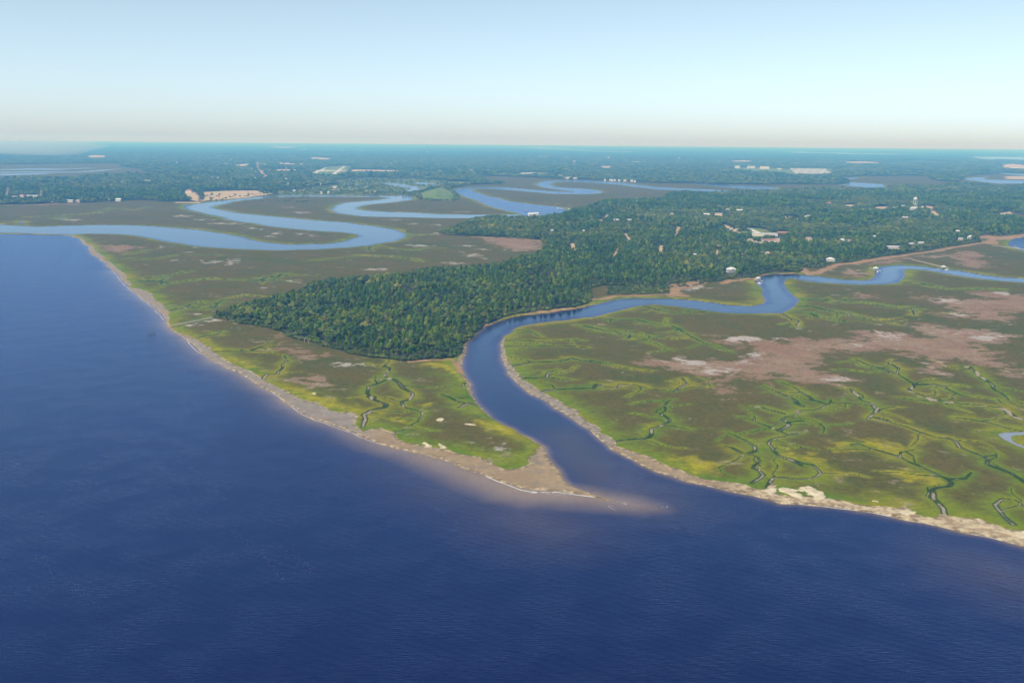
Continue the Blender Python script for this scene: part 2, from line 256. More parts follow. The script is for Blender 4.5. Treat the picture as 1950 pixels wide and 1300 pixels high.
PANW = [ell(1408,647,38,5,4), ell(1475,649,12,3), ell(1625,658,16,4,5), ell(1432,674,13,6,20), ell(1300,690,45,8,8), ell(1345,704,35,7,5), ell(1385,710,25,6,-8), ell(1410,691,22,4,0), ell(1690,640,28,7,6), ell(1885,644,30,6,-5), ell(1800,573,25,5,5), ell(1840,599,30,4,-3), ell(1915,561,20,3,5), ell(1600,725,18,4,-5),
   *[ell(100 + a / 4.3325, 420 + b / 4.3325, c / 4.3325, d / 4.3325) for a, b, c, d in [(1030,340,35,14),(1240,345,55,12),(1340,345,50,9),(1480,350,70,12),(1530,330,45,12),(1500,368,50,6),(1180,780,55,8),(1150,875,60,8),(1230,858,50,14),(1310,835,35,12),(1550,600,30,9),(1150,225,40,6),(900,225,40,8),(1090,265,45,8)]],
   *[ell(400 + a / 4.3325, 420 + b / 4.3325, c / 4.3325, d / 4.3325) for a, b, c, d in [(80,28,60,5),(220,38,45,4),(320,48,25,5),(340,66,45,7),(420,75,30,5),(570,95,35,7),(540,115,45,8),(510,135,30,6),(740,112,25,4),(740,125,20,4),(830,130,35,6),(1350,410,85,9),(480,555,18,10),(700,500,45,8),(690,32,40,8),(1140,1190,60,25),(260,915,30,10),(540,565,10,4)]],
   *[ell(700 + a / 4.3325, 420 + b / 4.3325, c / 4.3325, d / 4.3325) for a, b, c, d in [(70,408,65,8),(720,355,70,10),(960,315,35,5),(460,215,110,7),(840,290,70,12),(940,243,40,6),(580,105,35,6),(380,30,40,8),(790,210,90,5),(1120,252,30,4),(760,265,40,5)]],
   *[ell(FX + a / 3.9, 240 + b / 3.9, c / 3.9, d / 3.9) for FX, a, b, c, d in [(0,520,700,70,7),(0,1340,672,60,9),(0,1500,700,90,5),(0,1690,728,95,6),(400,680,645,80,7),(400,790,593,14,3),(400,1380,698,80,3),(400,1520,730,35,7),(400,1700,740,40,6),(800,330,640,55,4),(800,130,800,30,5),(800,930,572,12,3),(800,1015,582,12,3),(400,1550,890,90,6),(400,590,605,45,4)]],
   ell(914,845,15,4,12), ell(948,854,13,2.4,5), ell(660,696,17,6,-10), ell(690,697,20,3,5), ell(1320,549,24,5,-5), ell(1530,630,8,2), ell(1580,617,10,2)]
TANBLOB = [ell(838,804,8,3.5,-5), ell(896,813,12,1.6,3), RS((1285,655),(1310,652),(1322,668),(1290,668))]
YELLOW = [RP((540,283),(700,272),(800,300),(870,360),(925,412),(830,372),(700,325)), RS((480,285),(600,290),(560,312),(470,305)), RS((1060,595),(1250,650),(1450,720),(1560,790),(1400,770),(1200,690)), RS((640,360),(760,400),(870,470),(720,410)), RS((350,195),(460,260),(470,270),(400,240)), RP((240,690),(430,680),(480,710),(300,715)), RP((520,585),(660,575),(660,600),(540,605)), RP((0,590),(80,610),(150,660),(60,635)),
   RP((1000,690),(1230,760),(1260,820),(1000,760)), R7((700,375),(850,365),(1140,455),(1010,470),(780,425)), R6((330,100),(430,110),(420,150),(380,140)), R6((560,400),(760,410),(930,470),(900,560),(650,500)), R7((0,245),(140,260),(270,300),(140,310)), R7((500,150),(640,145),(830,200),(790,250),(560,200)), R7((320,170),(450,170),(400,240),(330,240)), R6((1390,290),(1470,320),(1600,380),(1733,370),(1733,440),(1560,410)), RH((520,585),(580,590),(585,612),(540,605))]
TANLINE = [(RH((960,490),(1010,512),(1100,515),(1150,490),(1250,460),(1400,440),(1550,410),(1733,385)), 9), (RJ((300,448),(550,402),(750,377),(960,347),(1100,322),(1350,280),(1430,272)), 9), (RJ((1330,222),(1450,238),(1600,225),(1733,205)), 16), (RK((540,740),(640,735),(750,715),(1000,705),(1200,697),(1320,712)), 7), (RK((1190,625),(1300,612),(1430,595)), 9), (RK((1620,612),(1680,592),(1760,590)), 7), (RH((320,620),(400,590),(560,570)), 7), (RP((490,275),(650,262),(800,262),(835,300),(858,350)), 3.5), (RX((60,815),(180,835),(250,852)), 3),
   (RW((950,865),(990,880)), 3), (FA((0,592),(280,590),(400,580),(600,583)), 14), (RF((880,138),(1280,155),(1430,172)), 9), (RE((900,2),(1000,-8)), 2), (RF((985,880),(1050,845),(1110,828)), 3), (RF((1330,775),(1480,750),(1733,722)), 4), (RK((0,862),(250,838),(500,792)), 3.5), (RH((590,585),(610,555),(660,535),(900,523)), 5)]
ORANGE = [RK((1185,690),(1200,625),(1300,608),(1430,592),(1500,604),(1390,640),(1290,655),(1300,680),(1335,715),(1200,712)), RH((950,480),(1000,490),(1060,515),(1150,505),(1180,470),(1250,455),(1240,480),(1130,520),(1110,540),(980,528)), RJ((1330,215),(1450,210),(1600,225),(1733,195),(1733,230),(1600,245),(1480,250),(1540,290),(1420,285),(1370,262),(1440,240))]
CREEKS = [RW((430,320),(700,320),(800,325),(1000,295),(1200,290),(1400,290)), RW((600,285),(700,265),(800,245)), RW((640,510),(750,505),(870,505),(930,460),(1050,440),(1150,420)), RW((870,505),(950,525),(1100,500),(1300,480),(1400,490),(1500,495),(1830,500)), RX((420,500),(470,475),(570,470),(590,445),(700,455),(860,455)),
   RW((960,750),(1070,727),(1240,738),(1330,715),(1380,665),(1500,635),(1580,620),(1733,635)), RW((1070,725),(1140,690),(1250,670)), RW((1000,870),(1150,840),(1310,790)), RW((1180,970),(1250,955),(1350,950),(1400,920)), RS((450,310),(600,300),(780,305),(830,270),(880,285)), RS((780,305),(920,310)), RS((880,525),(920,490),(1000,490),(1030,460),(1040,410),(1100,380)),
   RX((1310,210),(1290,240),(1340,260)), RX((1220,290),(1400,295),(1570,315),(1733,330)), RX((850,335),(1000,320),(1200,300)), RF((20,210),(130,230),(250,235),(370,250),(500,230),(640,230)), RF((0,295),(250,310),(380,320),(450,345)), RF((300,130),(450,120),(550,115)), FA((200,680),(700,650),(850,610),(1000,630),(1100,600)),
   RP((150,750),(155,690),(140,660),(220,635),(310,610),(320,590),(250,560),(210,540),(180,500),(200,460),(270,435),(330,410),(355,400),(320,370),(350,340),(360,320),(300,310),(240,300),(170,285)), RP((355,400),(390,405),(420,430),(460,470),(520,495),(500,540),(450,560),(430,570),(455,605),(520,625),(585,640),(580,670),(550,710),(480,745),(440,775),(390,795)), RP((975,585),(900,575),(850,560),(790,530),(740,505)), RP((940,425),(890,430),(875,455)), RP((920,580),(870,600),(840,605)),
   RE((210,110),(400,110),(510,115),(700,100),(800,110)), RE((215,155),(350,155),(430,150),(560,155),(700,150),(830,165)), RE((270,300),(400,280),(600,270),(700,250),(780,265),(860,260),(940,280),(1050,305),(1130,325),(1270,335)), RE((360,385),(520,375),(550,340),(590,330)), RE((520,375),(600,390),(740,400)), RE((500,485),(620,465),(870,460),(890,430),(950,440),(1030,455),(1070,430),(1200,440),(1280,465),(1380,465),(1450,480),(1600,455)), RE((1450,480),(1560,430),(1500,390)),
   RE((1060,850),(1150,835),(1270,825),(1300,790),(1300,755),(1380,735),(1430,705),(1430,680),(1390,655),(1360,650),(1385,620),(1370,590),(1390,560),(1420,540)), RE((1380,735),(1480,740),(1580,760)), RE((820,5),(900,20),(960,40),(1030,40),(1080,65),(1160,65),(1130,100),(1250,105),(1350,135),(1400,160),(1460,185)), RE((350,30),(430,40),(500,80)), RK((560,880),(740,905),(900,910),(1000,935),(1100,960),(1200,965),(1280,1000),(1350,1045),(1450,1085),(1560,1120),(1700,1170)), RK((950,790),(1100,830),(1200,860),(1350,840),(1500,845)),
   R6((1360,650),(1380,600),(1400,570),(1480,570),(1600,580),(1700,570)) + R7((120,435),(210,415),(245,390),(235,365),(190,330),(110,320),(0,290)) + R6((1640,465),(1560,440),(1450,390),(1400,350),(1355,290),(1370,260),(1450,235),(1530,220),(1450,185),(1400,165),(1300,130),(1200,90),(1080,65)), R6((1450,185),(1520,140),(1510,115),(1450,95),(1460,70),(1510,55),(1570,50),(1560,20),(1600,12)), R4((1140,890),(1200,880),(1300,885),(1400,840),(1410,790)), R4((1200,850),(1120,800),(1000,740),(880,690)), R4((1400,840),(1270,800),(1200,740),(1120,690),(1000,640)), R4((1030,905),(930,875),(850,850),(790,845)),
   R6((1230,610),(1300,570),(1320,545),(1290,515),(1215,490),(1240,450),(1290,425),(1270,395),(1190,365),(1130,360)), R6((1190,365),(1250,345),(1240,310),(1190,265),(1110,230),(1030,200)), R6((1130,360),(1050,320),(970,300)), R6((1530,220),(1600,210)), R6((1510,115),(1640,105)), R7((1140,690),(1130,640),(1080,580),(1040,540),(1020,515),(1060,495),(1150,490),(1185,465),(1160,440),(1080,405),(960,350),(880,310),(810,275),(805,240),(900,225)), R7((810,275),(720,250),(600,215),(510,180),(450,185)), R7((1160,440),(1260,430),(1320,390)),
   R7((1780,500),(1721,470),(1680,440),(1600,390),(1500,350),(1440,330),(1430,290),(1410,270),(1300,230),(1230,205),(1220,175),(1190,155),(1060,135),(940,95),(850,60),(720,25),(640,0)) + R5((520,945),(430,950),(440,930),(500,885),(550,870),(620,855),(720,865)), R5((500,885),(480,840),(380,800),(340,750),(310,710),(240,700)), R7((1650,780),(1600,740),(1520,660),(1490,620),(1510,595),(1560,580),(1640,590),(1690,640)), R7((1410,270),(1500,265)),
   R5((1733,970),(1620,930),(1570,890),(1510,850),(1400,840),(1250,835),(1100,820),(1000,800),(940,790),(890,765),(830,740),(780,720),(840,690),(820,670),(750,620),(690,580),(620,570),(480,570),(280,545),(170,545)), R5((690,580),(600,550),(480,510),(400,480),(340,450)), R5((640,500),(700,530),(690,580)), R5((840,675),(1000,665),(1080,690),(1150,730),(1230,765),(1350,770),(1480,780),(1540,820)), R5((1000,800),(860,800),(760,790),(680,780)), R5((1200,510),(1280,515),(1310,560),(1380,610),(1440,650),(1480,690),(1530,740),(1580,790),(1733,830)), R5((1180,950),(1280,960),(1400,980),(1500,1000),(1600,1030),(1700,1045)),
   R5((500,0),(640,30),(820,40),(830,90)), RJ((0,745),(230,765),(400,770),(520,790),(640,810),(810,815)), RJ((0,810),(230,850),(400,900),(560,920),(700,955)), RH((960,740),(1100,745),(1300,765),(1450,765)), RH((940,800),(1080,805),(1200,840),(1400,880),(1550,910),(1733,930)), RH((1040,850),(1120,880),(1250,905),(1340,925)), RH((800,845),(860,880),(950,910),(955,970)), RJ((750,600),(900,610),(1020,640),(1100,655),(1250,655),(1400,645),(1600,660))]
MUDBITS = [ell(*e) for e in [(1511.5,855,2,.8),(1504,828,2.5,1.2),(1473,818,5,1.6),(1492,802,2,3),(1498,812,5,1.3),(1501,834,4,1.2,-25),(1440,776,8,2,10),(1412,868,4,2),(1437,855,2,4),(1445,893,2,5),(1697,796-60,5,2,40),(1733,748,8,1.5,20),(1739,741,3,4),(1770,762,14,3,12),(1800,769,18,1.6,3),(1850,775,30,1.4),(1905,780,12,2,15),(1915,787,4,7,-30),(1930,797,12,2,15),(1645,704,5,1),(1650,720,2.5,3),(1612,741,8,1.5,0),(1630,752,3,6,-30),(1665,783,9,1.4,-40),(1655,794,4,2),(1838,698,6,2,10),(1857,712,4,6,-40),(1870,721,5,2,30),(742,724,5,3),(739,709,3,2),(732,717,2,3),(705,760,3,5,-40),(779,760,2,6),(767,776,2,4),(803,790,2.5,3),(765,819,10,1.5,-25),(690,807,1.5,7),(1167,738,1.5,2.5),(1258,792,1.5,4,-30),(1239,821,2,4),(1260,812,2,3),(1204,639,1.5,1.5),(1196,646,1.5,1.5),(1520,620,1.4,6)]]
BEACH_E = SAND_E + [(2450,1200)] + CREEK_E[::-1][:CREEK_E[::-1].index((961.5,640)) + 1]
BEACH_W = SAND_W + CREEK_W[:CREEK_W.index((903,637))][::-1] + WATERLINE_W[::-1]
MUDZONE = [[(130,440),(330,560),(700,788),(700,850),(540,800),(100,600)], [(930,630),(990,640),(1195,842),(1140,858),(930,700)]]
SHOAL = [(640,795),(700,818),(800,846),(900,880),(990,912),(1065,920),(1130,935),(1170,940),(1215,950),(1255,962),(1265,970),(1211,976),(1119,968),(1058,965),(996,962),(935,948),(873,926),(811,898),(750,870),(690,850),(620,815)]
PLUME = [ell(1150,905,60,28,35), ell(1205,940,60,22,15), ell(1010,985,70,22,20), ell(860,905,90,14,18), ell(1905,1095,45,8,20), ell(1100,870,50,20,50), ell(960,945,120,12,8)]

# ------------------------------------------------------------------ ground grid: fine near the camera, coarser with distance
FS = FPX * 1024 / 1950
prow = np.concatenate([np.arange(656, 120, -.9), np.arange(120, 3.9, -.5)])
Yr = (FS * CAM_H / prow)
NR, NC = len(Yr), 1480
Tc = np.linspace(-.70, .70, NC)
GYv = np.repeat(Yr[:, None], NC, 1); GXv = GYv * Tc[None, :]
rowsp = np.gradient(Yr)[:, None] * np.ones((1, NC))
near = np.clip(1.6 - GYv / 2500, 0, 1)
WX = GXv + near * 5 * (fbm(GXv, GYv, 22, 2, 1) - .5) + 16 * (fbm(GXv, GYv, 130, 2, 2) - .5) * np.clip(GYv / 1800, .35, 1.5)
WY = GYv + near * 8 * (fbm(GXv, GYv, 22, 2, 3) - .5) + 22 * (fbm(GXv, GYv, 130, 2, 4) - .5) * np.clip(GYv / 1800, .35, 1.5)
WARP = 40

def rows_for(ya, yb):
    return max(0, int(np.searchsorted(Yr, ya)) - 1), min(NR, int(np.searchsorted(Yr, yb)) + 1)
def seg_dist(D, p, q, m, wd=1.0):
    xa, xb = min(p[0], q[0]) - m, max(p[0], q[0]) + m
    ya, yb = max(min(p[1], q[1]) - m, 300), max(p[1], q[1]) + m
    if yb <= ya: return
    r0, r1 = rows_for(ya, yb)
    ta, tb = min(xa / ya, xa / yb), max(xb / ya, xb / yb)
    c0, c1 = max(0, int((ta + .7) / 1.4 * (NC - 1)) - 1), min(NC, int((tb + .7) / 1.4 * (NC - 1)) + 3)
    if r1 <= r0 or c1 <= c0: return
    x = WX[r0:r1, c0:c1]; y = WY[r0:r1, c0:c1]
    dx, dy = q[0] - p[0], q[1] - p[1]
    L2 = dx * dx + dy * dy + 1e-9
    t = np.clip(((x - p[0]) * dx + (y - p[1]) * dy) / L2, 0, 1)
    d = np.hypot(x - p[0] - t * dx, y - p[1] - t * dy) / wd
    np.minimum(D[r0:r1, c0:c1], d, out=D[r0:r1, c0:c1])
def marg(p, q): return max(70.0, .035 * max(p[1], q[1]))
def line_dist(lines):
    D = np.full((NR, NC), 1e4)
    for ln in lines:
        w = wpts(ln)
        for p, q in zip(w[:-1], w[1:]): seg_dist(D, p, q, marg(p, q))
    return D
def sdf(pts):
    """signed distance, positive inside"""
    w = wpts(pts); w = w + [w[0]]
    D = np.full((NR, NC), 1e4); I = np.zeros((NR, NC), bool)
    for p, q in zip(w[:-1], w[1:]):
        seg_dist(D, p, q, marg(p, q))
        ya, yb = min(p[1], q[1]), max(p[1], q[1])
        r0, r1 = rows_for(ya - WARP, yb + WARP)
        if r1 <= r0 or yb - ya < 1e-6: continue
        x = WX[r0:r1]; y = WY[r0:r1]
        c = ((p[1] > y) != (q[1] > y)) & (x < (q[0] - p[0]) * (y - p[1]) / (q[1] - p[1]) + p[0])
        I[r0:r1] ^= c
    return np.where(I, D, -D)
def usdf(polys):
    o = np.full((NR, NC), -1e4)
    for p in polys: np.maximum(o, sdf(p), out=o)
    return o
def soft(sd, w): return np.clip(.5 + sd / (2 * w), 0, 1)

sw = usdf(WATER)
land = -sw
s_beach = usdf([BEACH_W, BEACH_E])
s_beach = s_beach + 3 * (fbm(GXv, GYv, 9, 2, 51) - .5) * near * (land > 4) + 5 * (fbm(GXv, GYv, 45, 2, 52) - .5) * near * (land > 8)
s_dune = usdf(DUNE) + (13 * (fbm(GXv, GYv, 8, 3, 53) - .5) - 2.0)
s_wood = np.maximum(sdf(WOOD[0]), sdf(WOOD[1]))
s_open = usdf(OPEN_MARSH); s_tan = usdf(TAN); s_green = usdf(GREEN); s_scrub = usdf(SCRUB); s_run = usdf(RUNWAY)
s_mound = sdf(MOUND); s_pan = usdf(PAN); s_panw = usdf(PANW); s_blob = usdf(TANBLOB); s_yel = usdf(YELLOW); s_mudz = usdf(MUDZONE); s_bits = usdf(MUDBITS)
def creek_field():
    # distance to the tidal creeks over their local width: creeks taper inland and sprout small side branches
    D = np.full((NR, NC), 1e4); DL = np.full((NR, NC), 1e4); gq = np.random.default_rng(77)
    todo = []
    for ln in CREEKS:
        w = np.array(wpts(ln)); seg = np.hypot(*(w[1:] - w[:-1]).T); cum = np.concatenate([[0], np.cumsum(seg)])
        todo.append((w, 1.15, .42))
        s = 12 + 20 * gq.random()
        while s < cum[-1] - 8 and w[:, 1].mean() < 1900:
            i = min(np.searchsorted(cum, s) - 1, len(seg) - 1); u = (s - cum[i]) / seg[i]; p = w[i] + (w[i + 1] - w[i]) * u
            a = math.atan2(*(w[i + 1] - w[i])[::-1]) + gq.choice([-1, 1]) * gq.uniform(.6, 1.5); pts = [p]
            for k in range(int(gq.integers(3, 7))):
                a += gq.normal() * .45; pts.append(pts[-1] + np.array((math.cos(a), math.sin(a))) * gq.uniform(6, 15))
            todo.append((np.array(pts), .5, .12)); s += gq.uniform(25, 70)
    for w, a, b_ in todo:
        n = len(w) - 1
        for k in range(n):
            p, q = w[k], w[k + 1]; wd = a + (b_ - a) * (k + .5) / n
            seg_dist(D, p, q, 75 if p[1] < 2000 else marg(p, q), wd); seg_dist(DL, p, q, 75 if p[1] < 2000 else marg(p, q), .15 + .85 * wd)
    return D, DL
d_creek, d_lush = creek_field()
d_tanl = np.full((NR, NC), 1e4)
for ln, wd in TANLINE: np.minimum(d_tanl, line_dist([ln]) / wd, out=d_tanl)
wood = np.minimum.reduce([s_wood, -s_open, -s_scrub, -s_run, -s_green, -s_tan, land - 2.0, -s_mound])

asp = np.maximum(1.0, .5 * rowsp)              # softness that follows the row spacing
A_chan = np.clip(1.3 - d_creek / ((1.5 + .0013 * GYv) * (.65 + .7 * fbm(GXv, GYv, 45, 2, 15))), 0, 1)
# tidal creek channels widen towards their mouths: short-range grass belt
A_lush = np.exp(-d_lush / (9.5 + .003 * GYv))
edge = np.minimum(np.abs(land), np.where(s_beach < 0, -s_beach, 1e4))
edge = np.where(land > 0, np.minimum(land, np.where(s_beach < 0, -s_beach, 0)), 0)
A_edge = np.exp(-np.clip(edge, 0, 1e4) / 22) * (land > 0)
A_lush = np.clip(np.maximum(A_lush, .95 * A_edge), 0, 1)
A_pan = soft(s_pan, 20 + asp); A_white = soft(s_panw, 11 + asp * .7)
A_sand = soft(s_beach, 1.2); A_mud = soft(s_mudz, 12)
A_dune = soft(np.maximum(s_dune, s_blob), 2.6)
A_wood = soft(np.minimum.reduce([s_wood, -s_open, -s_run, -s_green, -s_scrub, -s_mound]), 4 + asp)
A_tan = soft(s_tan, 2 + asp)
A_tanl = np.maximum(np.clip(1.4 - d_tanl, 0, 1), soft(usdf(ORANGE), 7)); A_yel = soft(s_yel, 22); A_green = np.maximum(soft(s_green, 3 + asp), soft(s_mound, 6)); A_pave = soft(s_run, 2 + .1 * asp)
A_scrub = soft(s_scrub, 20); A_bits = soft(s_bits, 1.5) * np.clip(1.6 - d_creek / (2.2 + .0012 * GYv), 0, 1)

Lz = np.maximum(2.2, .9 * rowsp)
z = .75 * np.tanh(land / Lz)
bl = np.clip(s_beach / 14, 0, 1)
z = np.where(land > 0, np.minimum(z, .75 - .5 * bl * np.clip(1 - land / 40, 0, 1)), z)
grass = land > 0
z = z + np.where(grass, .35 * sstep(0, 2.5, -s_beach) * sstep(0, 6, land), 0)
z = z + np.where(grass, .3 * (fbm(GXv, GYv, 30, 3, 6) - .5) * near * sstep(2, 8, land), 0)
z = z - .55 * np.clip(1.3 - d_creek / (1.6 + .0013 * GYv), 0, 1) * (GYv < 2500) * sstep(1, 6, land)
z = z + A_dune * .7 * (fbm(GXv, GYv, 9, 2, 8) + .3) * grass
z = z + .8 * soft(wood, 8) * grass
z = np.where(grass & (land > 3), np.maximum(z, .12), z)
z = z + 15 * sstep(0, 130, s_mound) * (s_mound > 0)
z = np.maximum(z, -1.2)
# distant canopy, beyond the trees that are built one by one
FAR0, FAR1 = 12000., 15500.
far_can = sstep(FAR0, FAR1, GYv) * soft(wood, 60)
z = z + far_can * (9 + 7 * fbm(GXv, GYv, 900, 3, 9))

def grid_mesh(name, keep, mats, attrs, zz, step=1):
    """faces of the ground grid that are kept, as one mesh"""
    rr = np.arange(0, NR, step); cc = np.arange(0, NC, step)
    X = GXv[np.ix_(rr, cc)]; Y = GYv[np.ix_(rr, cc)]; Zg = zz[np.ix_(rr, cc)] if zz is not None else np.zeros_like(X)
    idx = np.arange(X.size).reshape(X.shape)
    f = np.stack([idx[:-1, :-1], idx[:-1, 1:], idx[1:, 1:], idx[1:, :-1]], -1)[keep]
    used = np.zeros(X.size, bool); used[f.ravel()] = True
    remap = np.cumsum(used) - 1; f = remap[f]
    co = np.stack([X.ravel(), Y.ravel(), Zg.ravel()], 1)[used].astype(np.float32)
    me = bpy.data.meshes.new(name); me.vertices.add(len(co)); me.vertices.foreach_set('co', co.ravel())
    me.loops.add(f.size); me.loops.foreach_set('vertex_index', f.ravel().astype(np.int32))
    me.polygons.add(len(f)); me.polygons.foreach_set('loop_start', np.arange(0, f.size, 4, dtype=np.int32))
    me.polygons.foreach_set('use_smooth', np.ones(len(f), bool))
    me.update(calc_edges=True)
    for an, chans in attrs.items():
        at_ = me.attributes.new(an, 'FLOAT_COLOR', 'POINT')
        a = np.stack([c[np.ix_(rr, cc)].ravel()[used] for c in chans], 1).astype(np.float32)
        at_.data.foreach_set('color', a.ravel())
    for m in mats: me.materials.append(m)
    o = bpy.data.objects.new(name, me); C.objects.link(o)
    return o

# ------------------------------------------------------------------ land material
def attr(t, name):
    a = N(t, 'ShaderNodeAttribute', attribute_name=name); s = N(t, 'ShaderNodeSeparateColor'); t.links.new(a.outputs['Color'], s.inputs[0])
    return s.outputs[0], s.outputs[1], s.outputs[2], a.outputs['Alpha']
m_land, t, b = newmat('land', .85, .1)
lush, chan, pan, white = attr(t, 'm1'); sand, mud, woodm, tan = attr(t, 'm2'); yel, green, pave, dune = attr(t, 'm3'); scrub, bits, farm, beachd = attr(t, 'm4'); tanl, brt = attr(t, 'm5')[:2]
co = position(t)
n_big = noise(t, co, .006, 4, .55, .4); n_mid = noise(t, co, .022, 4, .6, .6); n_sm = noise(t, co, .09, 4, .6); n_fine = noise(t, co, .45, 3, .65); n_rag = noise(t, co, .045, 8, .72, .5); n_mot = noise(t, co, .2, 4, .65); n_rx = math_(t, 'SUBTRACT', smooth(t, n_rag, .33, .67), .5)
n_grass = noise(t, mapping(t, co, (.5, 1.3, 1), .3), .9, 2, .7)
n_str = noise(t, mapping(t, co, (1, .28, 1), .15), .02, 4, .6, .3)
brown = mix(t, smooth(t, n_mid, .35, .68), (.205, .160, .070), (.150, .152, .045))
brown = mix(t, math_(t, 'MULTIPLY', smooth(t, n_big, .50, .66), .7), brown, (.128, .150, .030))
brown = mix(t, math_(t, 'MULTIPLY', smooth(t, n_str, .52, .66), .65), brown, (.21, .155, .085))
greenc = mix(t, smooth(t, n_mid, .35, .62), (.115, .200, .002), (.205, .250, .001))
greenc = mix(t, smooth(t, n_big, .48, .6), greenc, (.27, .26, .001))
lf = smooth(t, math_(t, 'ADD', lush, math_(t, 'ADD', math_(t, 'MULTIPLY', math_(t, 'SUBTRACT', n_mid, .5), .7), math_(t, 'MULTIPLY', math_(t, 'SUBTRACT', n_rag, .5), .9))), .16, .78)
brown = mix(t, 1.0, brown, (.48, .48, .15), 'MULTIPLY')
c = mix(t, lf, brown, mix(t, 1.0, greenc, (.70, .70, .2), 'MULTIPLY'))
c = mix(t, math_(t, 'MULTIPLY', smooth(t, math_(t, 'ADD', yel, math_(t, 'MULTIPLY', math_(t, 'SUBTRACT', n_sm, .5), 1.0)), .35, .75), .85), c, (.29, .26, .001))
c = mix(t, smooth(t, math_(t, 'ADD', chan, math_(t, 'MULTIPLY', math_(t, 'SUBTRACT', n_sm, .5), .5)), .25, .7), c, (.026, .046, .006))
c = mix(t, math_(t, 'MULTIPLY', smooth(t, chan, .82, .98), smooth(t, n_mid, .45, .55)), c, (.26, .215, .17))
c = mix(t, math_(t, 'MULTIPLY', smooth(t, math_(t, 'ADD', bits, math_(t, 'MULTIPLY', math_(t, 'SUBTRACT', n_fine, .5), .5)), .35, .6), 1.0), c, (.28, .23, .18))
# bare salt pans
pf = smooth(t, math_(t, 'ADD', pan, math_(t, 'MULTIPLY', n_rx, 1.05)), .34, .70)
pinkc = mix(t, smooth(t, n_mid, .35, .65), (.225, .128, .08), (.26, .18, .12))
pinkc = mix(t, smooth(t, n_rag, .50, .66), pinkc, (.17, .12, .058))
pinkc = mix(t, smooth(t, n_mot, .55, .72), pinkc, (.15, .125, .045))
pinkc = mix(t, smooth(t, math_(t, 'ADD', math_(t, 'MULTIPLY', n_sm, .5), math_(t, 'MULTIPLY', n_big, .5)), .56, .66), pinkc, (.36, .30, .26))
c = mix(t, math_(t, 'MULTIPLY', pf, .95), c, pinkc)
wf = smooth(t, math_(t, 'ADD', white, math_(t, 'MULTIPLY', n_rx, 1.5)), .60, 1.0)
c = mix(t, math_(t, 'MULTIPLY', wf, .8), c, mix(t, n_fine, (.31, .28, .26), (.44, .41, .39)))
# dry fields, pavement, scrub
c = mix(t, green, c, mix(t, smooth(t, n_mid, .45, .6), (.09, .165, .03), (.19, .19, .045)))
c = mix(t, scrub, c, mix(t, smooth(t, n_mid, .4, .6), (.06, .10, .03), (.17, .19, .06)))
# beaches
sandc = mix(t, smooth(t, n_mid, .35, .65), (.25, .18, .105), (.32, .235, .14))
sandc = mix(t, smooth(t, math_(t, 'ADD', math_(t, 'MULTIPLY', n_sm, .6), math_(t, 'MULTIPLY', n_mid, .4)), .46, .62), sandc, (.215, .17, .12))
mudc = mix(t, smooth(t, n_sm, .35, .65), (.20, .172, .145), (.25, .22, .185))
mudc = mix(t, smooth(t, n_mid, .52, .68), mudc, (.27, .195, .13))
sandc = mix(t, mud, sandc, mudc)
sandc = mix(t, math_(t, 'MULTIPLY', brt, smooth(t, math_(t, 'ADD', math_(t, 'MULTIPLY', n_mot, .5), math_(t, 'MULTIPLY', n_sm, .5)), .42, .56)), sandc, (.46, .38, .25))
sandc = mix(t, math_(t, 'MULTIPLY', math_(t, 'SUBTRACT', 1.0, smooth(t, math_(t, 'ADD', beachd, math_(t, 'MULTIPLY', math_(t, 'SUBTRACT', n_sm, .5), .5)), .0, .30)), .75), sandc, mix(t, smooth(t, n_mot, .42, .62), (.12, .085, .05), (.42, .345, .23)))
c = mix(t, smooth(t, math_(t, 'ADD', sand, math_(t, 'MULTIPLY', math_(t, 'SUBTRACT', n_fine, .5), .5)), .4, .6), c, sandc)
c = mix(t, smooth(t, math_(t, 'ADD', woodm, math_(t, 'MULTIPLY', math_(t, 'SUBTRACT', n_sm, .5), .6)), .4, .6), c, mix(t, n_sm, (.035, .042, .016), (.085, .075, .035)))
canopy = mix(t, smooth(t, noise(t, mapping(t, co, (1, .5, 1)), .004, 5, .65), .38, .62), (.022, .042, .020), (.050, .078, .034))
c = mix(t, farm, c, canopy)
tanc = mix(t, smooth(t, n_sm, .35, .65), (.36, .26, .14), (.47, .37, .235))
c = mix(t, smooth(t, math_(t, 'ADD', tan, math_(t, 'MULTIPLY', math_(t, 'SUBTRACT', n_sm, .5), .8)), .4, .68), c, tanc)
c = mix(t, math_(t, 'MULTIPLY', smooth(t, math_(t, 'ADD', tanl, math_(t, 'MULTIPLY', n_rx, .8)), .35, .75), .9), c, mix(t, smooth(t, n_sm, .35, .65), (.26, .15, .07), (.34, .22, .12)))
c = mix(t, smooth(t, math_(t, 'ADD', dune, math_(t, 'MULTIPLY', math_(t, 'SUBTRACT', n_fine, .5), .5)), .4, .6), c, mix(t, n_mot, (.42, .35, .23), (.58, .52, .39)))
c = mix(t, pave, c, mix(t, n_sm, (.48, .46, .43), (.60, .58, .54)))
gr = smooth(t, math_(t, 'ADD', math_(t, 'ADD', math_(t, 'MULTIPLY', n_grass, .3), math_(t, 'MULTIPLY', n_fine, .3)), math_(t, 'MULTIPLY', n_mot, .4)), .36, .64)
c = mix(t, math_(t, 'SUBTRACT', 1.0, math_(t, 'MULTIPLY', sand, .6)), c, mix(t, 1.0, c, mix(t, gr, (.74, .74, .74), (1.24, 1.24, 1.24)), 'MULTIPLY'))
t.links.new(c, b.inputs['Base Color'])
bp = N(t, 'ShaderNodeBump'); bp.inputs['Strength'].default_value = .6; bp.inputs['Distance'].default_value = .6
